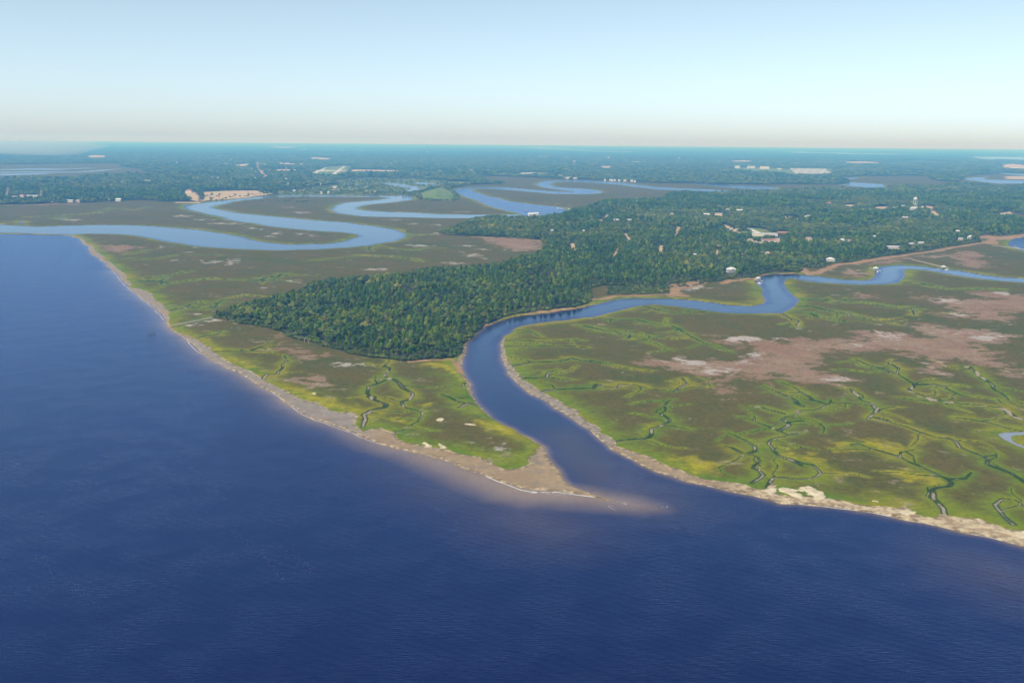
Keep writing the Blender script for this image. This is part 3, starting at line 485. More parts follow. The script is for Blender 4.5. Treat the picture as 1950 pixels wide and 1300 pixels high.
t.links.new(n_grass, bp.inputs['Height']); t.links.new(bp.outputs[0], b.inputs['Normal'])

A_far = np.clip(far_can, 0, 1)
A_beachd = np.clip(s_beach / 18, 0, 1)
attrs = {'m1': (A_lush, A_chan, A_pan, A_white), 'm2': (A_sand, A_mud, A_wood, A_tan), 'm3': (A_yel, A_green, A_pave, A_dune), 'm4': (A_scrub, A_bits, A_far, A_beachd), 'm5': (A_tanl, soft(sdf([(1400,915),(1700,955),(1960,1005),(2300,1100),(2300,1160),(1960,1060),(1700,995),(1480,970),(1400,945)]), 12), A_tanl, A_tanl)}
def fmean(a): return (a[:-1, :-1] + a[1:, :-1] + a[:-1, 1:] + a[1:, 1:]) / 4
def fmax(a): return np.maximum.reduce([a[:-1, :-1], a[1:, :-1], a[:-1, 1:], a[1:, 1:]])
keep = fmax(land + np.maximum(3, 1.2 * rowsp)) > 0
cls = np.zeros((NR - 1, NC - 1), int)
cls[fmean(A_wood) > .5] = 1
cls[fmean(np.maximum(A_tan, A_tanl)) > .6] = 4
cls[(fmean(A_green) > .5) & (fmean(soft(s_mound, 6)) < .5)] = 5
cls[fmean(A_pan) > .55] = 3
cls[fmean(A_sand) > .5] = 2
cls[fmean(A_pave) > .5] = 6
cls[fmean(soft(s_mound, 6)) > .5] = 7
for k, (nm, lb) in enumerate([('marsh', 'flat brown and green tidal salt marsh cut by winding creeks'), ('ground', 'dark forest floor and distant wooded plain'), ('beach', 'pale sandy and muddy shore between marsh grass and water'),
        ('salt_flat', 'pinkish bare salt flats in the marsh'), ('dirt_ground', 'pale cleared ground and dirt roads among the trees'), ('field', 'mown grass fields'), ('runway', 'pale concrete runways and paved lots'), ('hill', 'low round grassy hill with yellowish top beside the river')]):
    kk = keep & (cls == k)
    if kk.any(): tag(grid_mesh(nm, kk, [m_land], attrs, z), lb, None, None, 'structure')

# ------------------------------------------------------------------ water
d_west = line_dist([WATERLINE_W[6:]])
s_shoal = sdf(SHOAL); s_plume = usdf(PLUME)
shore = np.clip(sw, 0, 1e4)
seaside = d_west < shore + 6
W_sh = np.where(seaside, np.exp(-np.clip(shore, 0, 1e4) / 10) * np.clip(d_west < 150, 0, 1), np.exp(-shore / 3.0) * .75)
W_sh = W_sh * (.75 + .5 * fbm(GXv, GYv, 60, 3, 12))
W_sh = np.maximum(W_sh, sstep(-20, 24, s_shoal) * (.9 + .15 * fbm(GXv, GYv, 40, 2, 13)))
W_pl = np.maximum.reduce([sstep(-68, 68, sdf(p)) for p in PLUME]) * .26
W_sh = np.clip(np.maximum(W_sh, W_pl), 0, 1)
W_pond = np.maximum.reduce([soft(sdf(WATER[i]), 10) for i in (8, 9, 10, 11, 12, 13, 14, 15, 18, 19, 20, 24)])
calm = np.clip(np.maximum(sdf(RIV_N + RIV_S) , sdf(CREEK_W + CREEK_E[:CREEK_E.index((1227,889))])) / 25 + .2, 0, 1)
m_water, t, b = newmat('water', .12, .5)
sh, pond, calmm, _ = attr(t, 'w1')
co = position(t)
deep = mix(t, smooth(t, noise(t, mapping(t, co, (1, .25, 1), -.5), .004, 4), .35, .65), (.0028, .0032, .040), (.0040, .0046, .052))
shal = mix(t, noise(t, mapping(t, co, (1, .2, 1), .75), .35, 2), (.21, .145, .085), (.27, .19, .11))
wc = mix(t, sh, deep, shal)
wc = mix(t, pond, wc, (.33, .38, .40))
w1 = noise(t, mapping(t, co, (.30, 1.0, 1), R(22)), 1.6, 3, .6, .3)
w2 = noise(t, mapping(t, co, (.22, 1.0, 1), R(26)), .8, 3, .6, .5)
w3 = noise(t, co, .03, 2, .5)
swell = N(t, 'ShaderNodeTexWave', wave_type='BANDS', bands_direction='Y'); t.links.new(mapping(t, co, (1, 1, 1), R(33)), swell.inputs[0])
swell.inputs['Scale'].default_value = .055; swell.inputs['Distortion'].default_value = 3; swell.inputs['Detail'].default_value = 1
h = math_(t, 'ADD', math_(t, 'MULTIPLY', w1, .22), math_(t, 'MULTIPLY', math_(t, 'MULTIPLY', w2, .5), smooth(t, w3, .3, .65)))
h = math_(t, 'ADD', h, math_(t, 'MULTIPLY', swell.outputs[0], .05))
bp = N(t, 'ShaderNodeBump'); bp.inputs['Distance'].default_value = 1.0
t.links.new(math_(t, 'SUBTRACT', .62, math_(t, 'MULTIPLY', calmm, .56)), bp.inputs['Strength']); t.links.new(h, bp.inputs['Height'])
t.nodes.remove(b); out = t.nodes['Material Output']
df = N(t, 'ShaderNodeBsdfDiffuse'); t.links.new(wc, df.inputs[0])
gl = N(t, 'ShaderNodeBsdfGlossy'); t.links.new(mix(t, smooth(t, calmm, .3, .9), (.45, .59, 1.0), (.66, .78, 1.0)), gl.inputs[0]); gl.inputs['Roughness'].default_value = .12; t.links.new(bp.outputs[0], gl.inputs['Normal'])
fr = N(t, 'ShaderNodeFresnel'); fr.inputs[0].default_value = 1.43; t.links.new(bp.outputs[0], fr.inputs['Normal'])
mx = N(t, 'ShaderNodeMixShader'); t.links.new(fr.outputs[0], mx.inputs[0]); t.links.new(df.outputs[0], mx.inputs[1]); t.links.new(gl.outputs[0], mx.inputs[2]); t.links.new(mx.outputs[0], out.inputs['Surface'])


sub = (slice(0, NR, 2), slice(0, NC, 2))
swk = (sw + np.maximum(6, 2 * rowsp))[sub]
wo = grid_mesh('water', fmax(swk) > 0, [m_water], {'w1': (W_sh, W_pond, calm, W_sh)}, None, 2)
tag(wo, 'dark blue sound with rivers and creeks winding through the marsh', None, None, 'structure')
# the open sound continues under and behind the camera
bm = bmesh.new(); bm.from_mesh(wo.data)
ya = Yr[0] + .0
def quad(pts): bm.faces.new([bm.verts.new(p) for p in pts])
xa = ya * .70
quad([(-xa, -9000, 0), (xa, -9000, 0), (xa, ya, 0), (-xa, ya, 0)]); quad([(-9000, -9000, 0), (-xa, -9000, 0), (-xa, ya, 0), (-9000, ya, 0)]); quad([(xa, -9000, 0), (9000, -9000, 0), (9000, ya, 0), (xa, ya, 0)])
quad([(-9000, ya, 0), (-xa, ya, 0), (-.7 * 2500, 2500, 0), (-9000, 2500, 0)]); quad([(xa, ya, 0), (9000, ya, 0), (3200, 900, 0), (.7 * 900, 900, 0)])
bm.to_mesh(wo.data); bm.free()

def look(px, py, field):
    """value of a grid field at world points"""
    r = np.clip(np.interp(py, Yr, np.arange(NR)), 0, NR - 1); c = np.clip((px / py + .7) / 1.4 * (NC - 1), 0, NC - 1)
    return field[np.rint(r).astype(int), np.rint(c).astype(int)]
# ------------------------------------------------------------------ trees
m_leaf = {}
def leafmat(name, c1, c2, c3):
    m, t, b = newmat(name, .75, .15)
    oi = N(t, 'ShaderNodeObjectInfo').outputs['Random']
    n = noise(t, N(t, 'ShaderNodeTexCoord').outputs['Object'], .55, 3, .6)
    patch = noise(t, position(t), .008, 3, .55)
    c = mix(t, smooth(t, n, .3, .7), c1, c2)
    c = mix(t, math_(t, 'MULTIPLY', smooth(t, oi, .55, 1.0), .8), c, c3)
    c = mix(t, 1.0, c, mix(t, smooth(t, patch, .35, .65), (.66, .80, .95), (1.25, 1.20, .85)), 'MULTIPLY')
    vr = math_(t, 'ADD', .52, math_(t, 'MULTIPLY', math_(t, 'FRACT', math_(t, 'MULTIPLY', oi, 7.31)), .95))
    vc = N(t, 'ShaderNodeCombineColor'); [t.links.new(vr, vc.inputs[i]) for i in range(3)]
    c = mix(t, 1.0, c, vc.outputs[0], 'MULTIPLY')
    t.links.new(c, b.inputs['Base Color'])
    m_leaf[name] = m; return m
leafmat('oak_leaves', (.046, .078, .008), (.092, .122, .012), (.150, .150, .028))
leafmat('pine_needles', (.040, .092, .002), (.080, .140, .003), (.16, .19, .004))
leafmat('dead_foliage', (.25, .20, .16), (.33, .29, .25), (.26, .12, .06))
m_bark = plain('bark', (.15, .12, .10), .9, .3, 1.5)
m_grey = plain('bare_wood', (.40, .36, .32), .9, .2, 1.5)

ICO = None
def ico():
    global ICO
    if ICO is None:
        bm = bmesh.new(); bmesh.ops.create_icosphere(bm, subdivisions=2, radius=1)
        ICO = (np.array([v.co[:] for v in bm.verts]), [[v.index for v in f.verts] for f in bm.faces]); bm.free()
    return ICO
def mesh_from(name, V, F, mats, mi=None):
    me = bpy.data.meshes.new(name); me.from_pydata([tuple(map(float, v)) for v in V], [], F)
    for m in mats: me.materials.append(m)
    if mi is not None: me.polygons.foreach_set('material_index', np.array(mi, np.int32))
    me.update(); return me
def crown_mesh(name, lobes, mat, nleaf, lsz, g):
    iv, fi = ico(); V = []; F = []
    for cx, cy, cz, r, fz in lobes:
        o = len(V); j = 1 + .18 * (g.random(len(iv)) - .5) * 2
        for v, k in zip(iv, j): V.append((cx + v[0] * r * k * .86, cy + v[1] * r * k * .86, cz + v[2] * r * k * fz * .86))
        F += [[a + o for a in f] for f in fi if iv[f[0]][2] > -.75]
    for i in range(nleaf):
        cx, cy, cz, r, fz = lobes[g.integers(len(lobes))]
        d = g.normal(size=3); d[2] = abs(d[2]) * 1.0 - .25 * g.random(); d /= np.linalg.norm(d) + 1e-6
        p = np.array((cx, cy, cz)) + d * np.array((r, r, r * fz)) * (.86 + .26 * g.random())
        a = np.cross(d, g.normal(size=3)); a /= np.linalg.norm(a) + 1e-6; bb = np.cross(d, a) + d * (g.random() - .5) * 1.2
        s = lsz * (.6 + .8 * g.random()); o = len(V)
        V += [p - a * s * .5, p + bb * s * .35 - a * .1 * s, p + a * s * .5, p - bb * s * .4]
        F.append([o, o + 1, o + 2, o + 3])
    return mesh_from(name, V, F, [mat])
def limb(V, F, p, q, r0, r1, n=6):
    p, q = np.array(p, float), np.array(q, float); d = q - p; d /= np.linalg.norm(d)
    a = np.cross(d, (0.3, .9, .2)); a /= np.linalg.norm(a); b_ = np.cross(d, a); o = len(V)
    for c_, r in ((p, r0), (q, r1)):
        for k in range(n):
            th = 2 * math.pi * k / n; V.append(c_ + r * (a * math.cos(th) + b_ * math.sin(th)))
    F += [[o + k, o + (k + 1) % n, o + n + (k + 1) % n, o + n + k] for k in range(n)]; F.append([o + n + k for k in range(n)])
def trunk_mesh(name, lobes, mat, h, r, twigs=0, g=None):
    V, F = [], []
    limb(V, F, (0, 0, -.4), (.15, .1, h), r, r * .55)
    for cx, cy, cz, rr, fz in lobes: limb(V, F, (.15, .1, h * (.75 if twigs else .92)), (cx, cy, cz), r * .42, r * .12, 4)
    for i in range(twigs):
        cx, cy, cz, rr, fz = lobes[g.integers(len(lobes))]
        d = g.normal(size=3); d[2] = abs(d[2]); d /= np.linalg.norm(d)
        limb(V, F, (cx, cy, cz), (cx + d[0] * 2.4, cy + d[1] * 2.4, cz + d[2] * 1.9), r * .16, r * .05, 3)
    return mesh_from(name, V, F, [mat])
PROTO = {}
def make_protos():
    for k in range(6):
        g = np.random.default_rng(100 + k); H = 5.6 + 1.6 * g.random(); n = 8 + k % 3
        L = [(0, 0, H + 2.2, 2.9, .8)]
        for i in range(n):
            a = 2 * math.pi * (i + .6 * g.random()) / n; rr = 2.3 + 1.9 * g.random()
            L.append((rr * math.cos(a), rr * math.sin(a), H + .2 + 2.0 * g.random() - .25 * rr, 1.6 + 1.1 * g.random(), .72))
        PROTO['oak', k] = (crown_mesh('oak_crown', L, m_leaf['oak_leaves'], 230, 1.25, g), trunk_mesh('oak_trunk', L, m_bark, H * .55, .45))
    for k in range(4):
        g = np.random.default_rng(200 + k); H = 13 + 2.5 * g.random(); L = [(0, 0, H + .6, 1.7, .9)]
        for i in range(9):
            a = i * 2.4 + g.random(); u = i / 9; rr = (.5 + 1.5 * math.sin(math.pi * (.25 + .7 * (1 - u)))) * (.7 + .5 * g.random())
            L.append((rr * math.cos(a), rr * math.sin(a), H * .62 + (H * .40) * u, 1.5 + .8 * g.random(), .62))
        PROTO['pine', k] = (crown_mesh('pine_crown', L, m_leaf['pine_needles'], 210, 1.1, g), trunk_mesh('pine_trunk', L, m_bark, H * .9, .3))
    for k in range(2):
        g = np.random.default_rng(300 + k); L = [(2.6 * math.cos(a + k), 2.6 * math.sin(a + k), 6.2 + 2.2 * g.random(), 1.3, .7) for a in np.arange(0, 6.28, .9)]
        PROTO['dead', k] = (crown_mesh('bare_crown', [(x, y, z_, .45, .7) for x, y, z_, r_, f_ in L], m_leaf['dead_foliage'], 60, .8, g), trunk_mesh('bare_trunk', L, m_grey, 5, .4, 40, g))
make_protos()

def scatter(y0, y1, sp, margin=0):
    """jittered grid of points on wooded ground between two distances"""
    ys = np.arange(y0, y1, sp); P = []
    for y in ys:
        xs = np.arange(-.66 * y, .66 * y, sp)
        P.append(np.stack([xs, np.full_like(xs, y)], 1))
    P = np.concatenate(P); P = P + (rng.random(P.shape) - .5) * sp * .95
    w = look(P[:, 0], P[:, 1], wood)
    gap = fbm(P[:, 0], P[:, 1], 38, 2, 61) + .25 * (rng.random(len(P)) - .5)
    return P[(w > margin) & (gap > .27)]

# buildings keep the trees off their lots; filled by lot() before the trees are planted
LOTS = []
def lot(px, py, w_m, front_px=7):
    x0, y0 = at(px, py); x1, y1 = at(px, py + front_px)
    LOTS.append((x0, y0 + w_m * .7, y1, w_m * .62))
def clear_lots(P):
    ok = np.ones(len(P), bool)
    for x, yf, yn, hw in LOTS:
        k = P[:, 0] / np.maximum(P[:, 1], 1) * ((yf + yn) / 2)
        ok &= ~((np.abs(P[:, 0] - x * P[:, 1] / max(yf, 1)) < hw) & (P[:, 1] < yf) & (P[:, 1] > yn))
    return P[ok]
# ------------------------------------------------------------------ buildings
m_white = plain('white_paint', (.52, .51, .49), .6, .08); m_cream = plain('cream_wall', (.62, .56, .46), .8, .12); m_brick = plain('brick_wall', (.34, .20, .15), .85, .2)
m_rwhite = plain('white_metal_roof', (.56, .57, .56), .45, .06); m_rgrey = plain('grey_roof', (.42, .42, .43), .7, .15); m_rtan = plain('tan_roof', (.36, .29, .22), .8, .15); m_rred = plain('red_roof', (.36, .17, .13), .7, .12); m_rdark = plain('dark_roof', (.16, .16, .17), .8, .2)
m_glass = plain('window_glass', (.04, .06, .08), .1, .1); m_trim = plain('trim', (.75, .73, .69), .6, .06); m_deckw = plain('weathered_boards', (.50, .44, .36), .85, .15, 2.5); m_pile = plain('piling_wood', (.13, .11, .09), .9, .3, 2); m_concrete = plain('concrete', (.55, .53, .50), .85, .1)
m_hull = plain('boat_hull', (.82, .82, .80), .3, .04); m_blue = plain('blue_canvas', (.10, .20, .42), .7, .1); m_dkgrey = plain('steel_grey', (.45, .47, .48), .5, .1)
WALLS = {'w': m_white, 'c': m_cream, 'b': m_brick, 'g': m_concrete}; ROOFS = {'w': m_rwhite, 'g': m_rgrey, 't': m_rtan, 'r': m_rred, 'd': m_rdark}

def boxes(name, bl, mat):
    V, F = [], []
    for x0, x1, y0, y1, z0, z1 in bl:
        o = len(V); V += [(x0, y0, z0), (x1, y0, z0), (x1, y1, z0), (x0, y1, z0), (x0, y0, z1), (x1, y0, z1), (x1, y1, z1), (x0, y1, z1)]
        F += [[o + a for a in f] for f in ([3, 2, 1, 0], [4, 5, 6, 7], [0, 1, 5, 4], [1, 2, 6, 5], [2, 3, 7, 6], [3, 0, 4, 7])]
    return mesh_from(name, V, F, [mat])
def part(name, me, parent, loc=None):
    o = bpy.data.objects.new(name, me); C.objects.link(o); o.parent = parent
    if loc: o.location = loc
    return o
def empty(name, x, y, z_=0, rz=0):
    o = bpy.data.objects.new(name, None); C.objects.link(o); o.location = (x, y, z_); o.rotation_euler = (0, 0, rz); o.empty_display_size = 1; return o
def hip(w, d, h, rise, over=.6, gable=False):
    a, b_ = w / 2 + over, d / 2 + over; rl = max(.5, a - (0 if gable else b_) * 1.0)
    V = [(-a, -b_, h), (a, -b_, h), (a, b_, h), (-a, b_, h), (-rl, 0, h + rise), (rl, 0, h + rise), (-a, -b_, h - .25), (a, -b_, h - .25), (a, b_, h - .25), (-a, b_, h - .25)]
    F = [[0, 1, 5, 4], [2, 3, 4, 5], [1, 2, 5], [3, 0, 4], [6, 7, 1, 0], [7, 8, 2, 1], [8, 9, 3, 2], [9, 6, 0, 3], [9, 8, 7, 6]]
    return V, F
def building(px, py, w, d, h, roof='hip', wall='w', rc='w', rot=0, label='', cat='house', group=None, name='house', windows=0, z0=None, rise=None, free=True):
    x, y = at(px, py); zg = float(look(np.array([x]), np.array([y]), z)[0]) if z0 is None else z0
    t_ = empty(name, x, y, max(zg, .3), R(rot)); tag(t_, label, cat, group)
    part('wall', boxes('wall', [(-w / 2, w / 2, -d / 2, d / 2, -.6, h)], WALLS[wall]), t_)
    if roof == 'flat':
        o = part('roof', boxes('roof', [(-w / 2 - .3, w / 2 + .3, -d / 2 - .3, d / 2 + .3, h + .003, h + .5)], ROOFS[rc]), t_)
        if windows or w > 40: part('rooftop_unit', boxes('rooftop_unit', [(-w * .2, -w * .1, -1.5, 1.5, h + .503, h + 1.8)], m_rgrey), o)
    else:
        V, F = hip(w, d, h + .01, rise or d * .28, .7, roof == 'gable'); part('roof', mesh_from('roof', V, F, [ROOFS[rc]]), t_)
    for i in range(windows):
        cx = -w / 2 + w * (i + .5) / windows; hs = [(1.0, 2.6)] if h < 5 else [(1.0, 2.6), (4.0, 5.6)]
        for q, (za, zb) in enumerate(hs):
            if q == 0 and i == windows // 2:
                part('door', boxes('door', [(cx - .6, cx + .6, -d / 2 - .05, -d / 2 + .02, .1, 2.4)], m_rdark), t_); continue
            f = part('window', boxes('window', [(cx - .85, cx + .85, -d / 2 - .04, -d / 2 + .02, za - .15, zb + .15)], m_trim), t_)
            part('pane', boxes('pane', [(cx - .68, cx + .68, -d / 2 - .06, -d / 2 - .0, za, zb)], m_glass), f)
    if free:
        fr = max(6, 11 - .6 * h) * y / CAM_H
        LOTS.append((x, y + d * .8, y - min(fr, 420), w * .62))
    return t_
ORD = ['leftmost', 'second', 'third', 'fourth', 'fifth', 'sixth', 'seventh', 'eighth', 'ninth', 'tenth', 'eleventh', 'twelfth', 'thirteenth', 'fourteenth', 'fifteenth', 'sixteenth', 'seventeenth', 'eighteenth', 'nineteenth', 'twentieth', 'twenty-first', 'twenty-second', 'twenty-third', 'twenty-fourth']
ROWS = ['farthest back', 'third from the front', 'second from the front', 'at the front']
def pw(px, py, w): return w * math.hypot(*at(px, py), CAM_H) / FPX      # pixels to metres at that spot

# houses that can be told apart
h1 = building(1392, 521, 17, 11, 6.2, 'hip', 'w', 'w', 12, 'large house with gleaming white roof among oaks at the creek bend', windows=5, rise=3.8)
part('side_wing', boxes('side_wing', [(8.6, 15.5, -6, 3, -.6, 4.0)], m_white), h1); V, F = hip(7.4, 9, 4.02, 2.4); part('wing_roof', mesh_from('wing_roof', V, F, [m_rwhite]), h1, (12.2, -1.5, 0))
part('porch', boxes('porch', [(-8, 8, -8.2, -5.55, .3, .6)] + [(-7.8 + i * 3.1, -7.5 + i * 3.1, -8.1, -7.8, .6, 3.1) for i in range(6)] + [(-8.2, 8.2, -8.4, -5.6, 3.1, 3.35)], m_white), h1)
part('gable', mesh_from('gable', [(-2.4, -7.2, 6.3), (2.4, -7.2, 6.3), (0, -7.2, 9.3), (-2.4, -1, 6.4), (2.4, -1, 6.4), (0, -1, 9.4)], [[0, 1, 2], [0, 2, 5, 3], [1, 4, 5, 2], [3, 5, 4]], [m_rwhite]), h1)
h2 = building(1581, 501, 15, 11, 6.5, 'hip', 'w', 'w', -8, 'white house with pale hipped roof above the tan shore strip', windows=4, rise=3.0)
part('porch', boxes('porch', [(-5, 5, -8, -5.55, 2.8, 3.1)] + [(-4.9 + i * 3.2, -4.6 + i * 3.2, -7.9, -7.6, -.3, 2.8) for i in range(4)], m_white), h2)
building(1461.5, 488, 10.5, 9, 5, 'hip', 'w', 't', 0, 'cream house with tan pyramid roof deep in the woods', windows=3, rise=3.6)
building(1450, 485, 6, 6, 3.2, 'gable', 'c', 't', 10, 'small tan-roofed outbuilding left of the pyramid-roofed house', 'shed', name='shed', rise=1.8)
building(1848, 456.5, 13, 10, 5.5, 'hip', 'w', 'w', 5, 'white house with bright domed roof at the tip of the shore woods', windows=3, rise=4)
building(1830, 458.5, 14, 9, 4, 'gable', 'c', 'g', -10, 'long grey-roofed house left of the bright domed house', windows=3, rise=2)
building(1702, 475, 30, 10, 4, 'gable', 'c', 'g', -6, 'long low pale grey roof at the right edge of the woods', windows=4, rise=2.4)
building(1737, 469, 16, 11, 4.5, 'hip', 'c', 'g', 8, 'grey-roofed house, left of the pair above the marsh edge', windows=3, rise=2.5); building(1755, 467.5, 17, 10, 4.5, 'gable', 'c', 'g', -5, 'grey-roofed house, right of the pair above the marsh edge', windows=3, rise=2.5)
building(1603, 462, 15, 10, 5, 'hip', 'w', 'w', 0, 'white house with several roofs in the woods above the creek', windows=3); building(1619, 462, 11, 8, 4, 'gable', 'c', 't', 15, 'tan-roofed house right of the white house with several roofs', windows=2)
building(1540, 457.5, 14, 9, 4, 'hip', 'c', 't', 0, 'tan-roofed house on a bare sandy lot in the woods', windows=2); building(1824, 444.5, 14, 9, 4.5, 'gable', 'w', 'w', 0, 'white-roofed house behind the bright domed house'); building(1837, 438, 13, 8, 4.5, 'gable', 'w', 'w', 10, 'white house right of the narrow lawn strip'); building(1851, 439.5, 6, 6, 3.5, 'gable', 'w', 'w', 0, 'tiny white shed right of the lawn strip', 'shed', name='shed')
building(1918.6, 424, 14, 10, 5, 'hip', 'w', 'w', 0, 'lone white house near the right edge of the woods'); building(1824.6, 363.5, 17, 10, 5, 'flat', 'w', 'w', 0, 'lone white building in the far woods right of the water tower', 'building', name='building')
building(1456, 450, 62, 18, 6, 'flat', 'c', 'w', -4, 'long cream school block beside the lake', 'building', name='school_building'); building(1464, 462, 36, 14, 5, 'hip', 'c', 'r', -5, 'pinkish-roofed long building in front of the cream school', 'building', name='building', rise=2)
building(1491, 446, 26, 10, 4, 'gable', 'b', 'r', -6, 'red-roofed low building right of the lake', 'building', name='building')
for kf, a in enumerate([(1428.5,461,14),(1438.5,465,10),(1447,467,12)]): building(a[0], a[1], a[2], 9, 4, 'hip', 'c', 't', rng.uniform(-20, 20), f'small tan house before the cream school, {ORD[kf]} from the left', group='tan houses before the school')
for kf, a in enumerate(sorted([(1383,440,6),(1390,441,6),(1396,444,6),(1404,439.5,12),(1392,437,8)])): building(a[0], a[1], a[2], 5, 3.2, 'flat', 'w', 'w', rng.uniform(-20, 20), f'small white shed left of the school lot, {ORD[kf]} from the left', 'shed', 'white sheds left of the school', 'shed')
building(1721, 395, 26, 14, 6, 'flat', 'w', 'w', -4, 'white building left of the near water tower', 'building', name='building'); building(1740.5, 401, 26, 14, 7, 'gable', 'w', 'w', 8, 'white building at the foot of the near water tower', 'building', name='building', rise=4); building(1724, 418, 20, 11, 4.5, 'gable', 'c', 'g', 0, 'grey house below the near water tower'); building(1704, 398.5, 12, 9, 4, 'gable', 'w', 'g', 0, 'small pale house far left of the near water tower')
building(1011, 413, 17, 12, 8, 'gable', 'w', 'w', 20, 'white riverside house, larger of the pair by the far reach', rise=4.5); building(1021.5, 411, 12, 9, 7.5, 'gable', 'w', 'w', 0, 'white riverside house, smaller of the pair by the far reach', rise=3)
building(1157, 415.5, 15, 10, 6, 'hip', 'c', 't', 10, 'tan-walled house with pale roof in the middle of the woods'); building(1173, 423, 16, 8, 5, 'gable', 'w', 'w', 0, 'low white house right of the tan-walled house in the woods'); building(1197, 423, 20, 9, 5, 'gable', 'w', 'g', -8, 'pale long house right of the low white house in the woods')
building(1113, 444.5, 9, 7, 5, 'gable', 'w', 'w', 0, 'small white roof in the woods above the sandy road'); building(1051, 446, 8, 10, 8, 'gable', 'w', 'w', 75, 'narrow bright white house in the woods beyond the brown marsh'); building(1323, 491, 8, 7, 5.5, 'hip', 'w', 'w', 0, 'small bright white roof alone in the mid woods')
building(1369, 411, 26, 12, 5, 'gable', 'c', 't', -10, 'tan roof at the left end of the pale woodland road'); building(1387, 403, 18, 10, 5, 'gable', 'w', 'g', 0, 'pale house at the middle of the woodland road'); building(1408, 404, 24, 10, 5, 'gable', 'w', 'w', -5, 'white roof at the right end of the woodland road'); building(1345, 412, 20, 11, 5, 'gable', 'w', 'w', 0, 'pale roof left of the woodland road'); building(1280, 411, 15, 10, 5, 'hip', 'w', 'g', 0, 'small pale house in the woods near the upper marsh')
building(1539.5, 416.5, 24, 14, 5.5, 'hip', 'c', 'g', 0, 'pale hipped roof at the right end of the clearing road'); building(1518, 421.5, 6, 6, 4, 'gable', 'w', 'w', 0, 'tiny white hut below the clearing road', 'hut', name='hut'); building(1578.5, 390, 22, 12, 5, 'hip', 'b', 'r', 0, 'red-roofed house in the far woods left of the water tower'); building(1666, 454, 8, 7, 4, 'gable', 'w', 'w', 0, 'tiny pale roof in the woods below the tower', 'hut', name='hut')
building(1414, 488.5, 6, 5, 3.5, 'gable', 'c', 't', 0, 'little tan hut behind the creek-bend house', 'hut', name='hut')
# riverside town on the left
building(62, 376, pw(62,376,25), 22, 7, 'flat', 'w', 'w', 0, 'long white shopping block at the left edge behind the marsh', 'building', name='shop_building'); building(42.5, 377, pw(42,377,8), 18, 9, 'hip', 'w', 'r', 0, 'white building with red roof left of the long shopping block', 'building', name='building'); building(31, 377.5, pw(31,377,4), 12, 6, 'flat', 'w', 'w', 0, 'small white building left of the red-roofed one', 'building', name='building'); building(22, 378, pw(22,378,8), 14, 6, 'flat', 'w', 'w', 0, 'pale low building at far left of the shopping row', 'building', name='building')
building(101, 386, pw(101,386,6), 12, 8, 'flat', 'w', 'w', 0, 'square white building at the wood edge on the left', 'building', name='building'); building(133, 386.5, pw(133,386,12), 12, 6.5, 'gable', 'c', 'g', 0, 'long pale house on the left marsh edge'); building(149, 386.5, pw(149,386,7), 12, 7, 'hip', 'c', 't', 0, 'tan house right of the long pale house on the left'); building(7, 384, pw(7,384,5), 14, 8, 'hip', 'c', 't', 0, 'tan house at the far left edge'); building(226, 384, pw(226,384,9), 14, 7, 'gable', 'w', 'w', 0, 'white-roofed house on the marsh edge left of the dirt lots'); building(207, 384.5, pw(207,384,3), 9, 6, 'gable', 'w', 'w', 0, 'tiny white house left of the white-roofed marsh house')
building(360, 367.5, pw(360,367,11), 16, 9, 'hip', 'c', 'r', 0, 'tan house with reddish roof beside the big dirt lot'); building(315, 353.5, pw(315,353,7), 14, 7, 'gable', 'c', 't', 0, 'tan roof in the woods above the dirt lot')
FARG = [
 ('white building along the far side of the airfield', 'buildings beside the airfield', [(682,327,9),(705,327,11),(721,328,4),(737,327.5,17),(753,327,7),(835,328.5,13),(898,327,6)]),
 ('small white building at the far road junction', 'buildings at the far road junction', [(459,308,7),(452,316,8),(464,315.5,12),(474,314.5,7),(460,324,4),(469,323,2),(476,323,2.2),(479,323.5,3),(487,329,7),(483,341.5,12),(512.6,328,2.6),(466,327,2),(430,314,5),(503,315,5),(517,311,4)]),
 ('pale low building just left of the airfield', 'buildings left of the airfield', [(532,326,6),(544.5,322,4),(548.5,327.5,8),(535,312,6),(547,312.6,8),(556,314,8),(575,313.5,6)]),
 ('tiny white roof in the blue distant woods', 'roofs in the distant woods', [(600,303,9),(612,304,7),(622,304,6),(702,308,6),(754,310,11),(747,313,8),(578,286.5,11),(690,289,9),(652,288,5),(801,303.5,3),(823,323.5,5),(276,347,9),(283,347.5,6),(233,350,5),(337,311,3),(404,341,4),(415,342,5),(545,344,3.5),(610,354,3.5),(637,359.5,8),(549,353.5,3),(561,367,4),(612,370,3),(626,370,3)]),
 ('cream house along the far river bend', 'houses along the far river bend', [(1065,337.5,4),(1070,338,4),(1075,340.5,3),(1080,341.5,5),(1084,341,3),(1094,342,4),(1097,342,4),(1152,345,3),(1162,345,3),(1166,345.5,4),(1171,345.5,3),(1179,346,4),(1190,346.5,5),(1203,347,5),(1209,348,3)]),
 ('pale building on the far mown ground', 'buildings on the far mown ground', [(996,331.5,8),(1005,331.5,9),(1013,332,6),(1022.5,332,5)]),
 ('pale building near the small far water towers', 'buildings near the small water towers', [(1093,308,8),(1154,318.5,14),(1210,310,15),(1228,309,8),(1216,306.5,6)]),
 ('large pale warehouse on the far cleared base', 'warehouses on the far base', [(1404,320.5,9),(1430,321,13),(1455.6,322,16),(1484,323,7),(1416.7,307,5)]),
 ('pale building at the far right shore', 'buildings at the far right shore', [(1920,319,10),(1932,320,12),(1912,321,5)])]
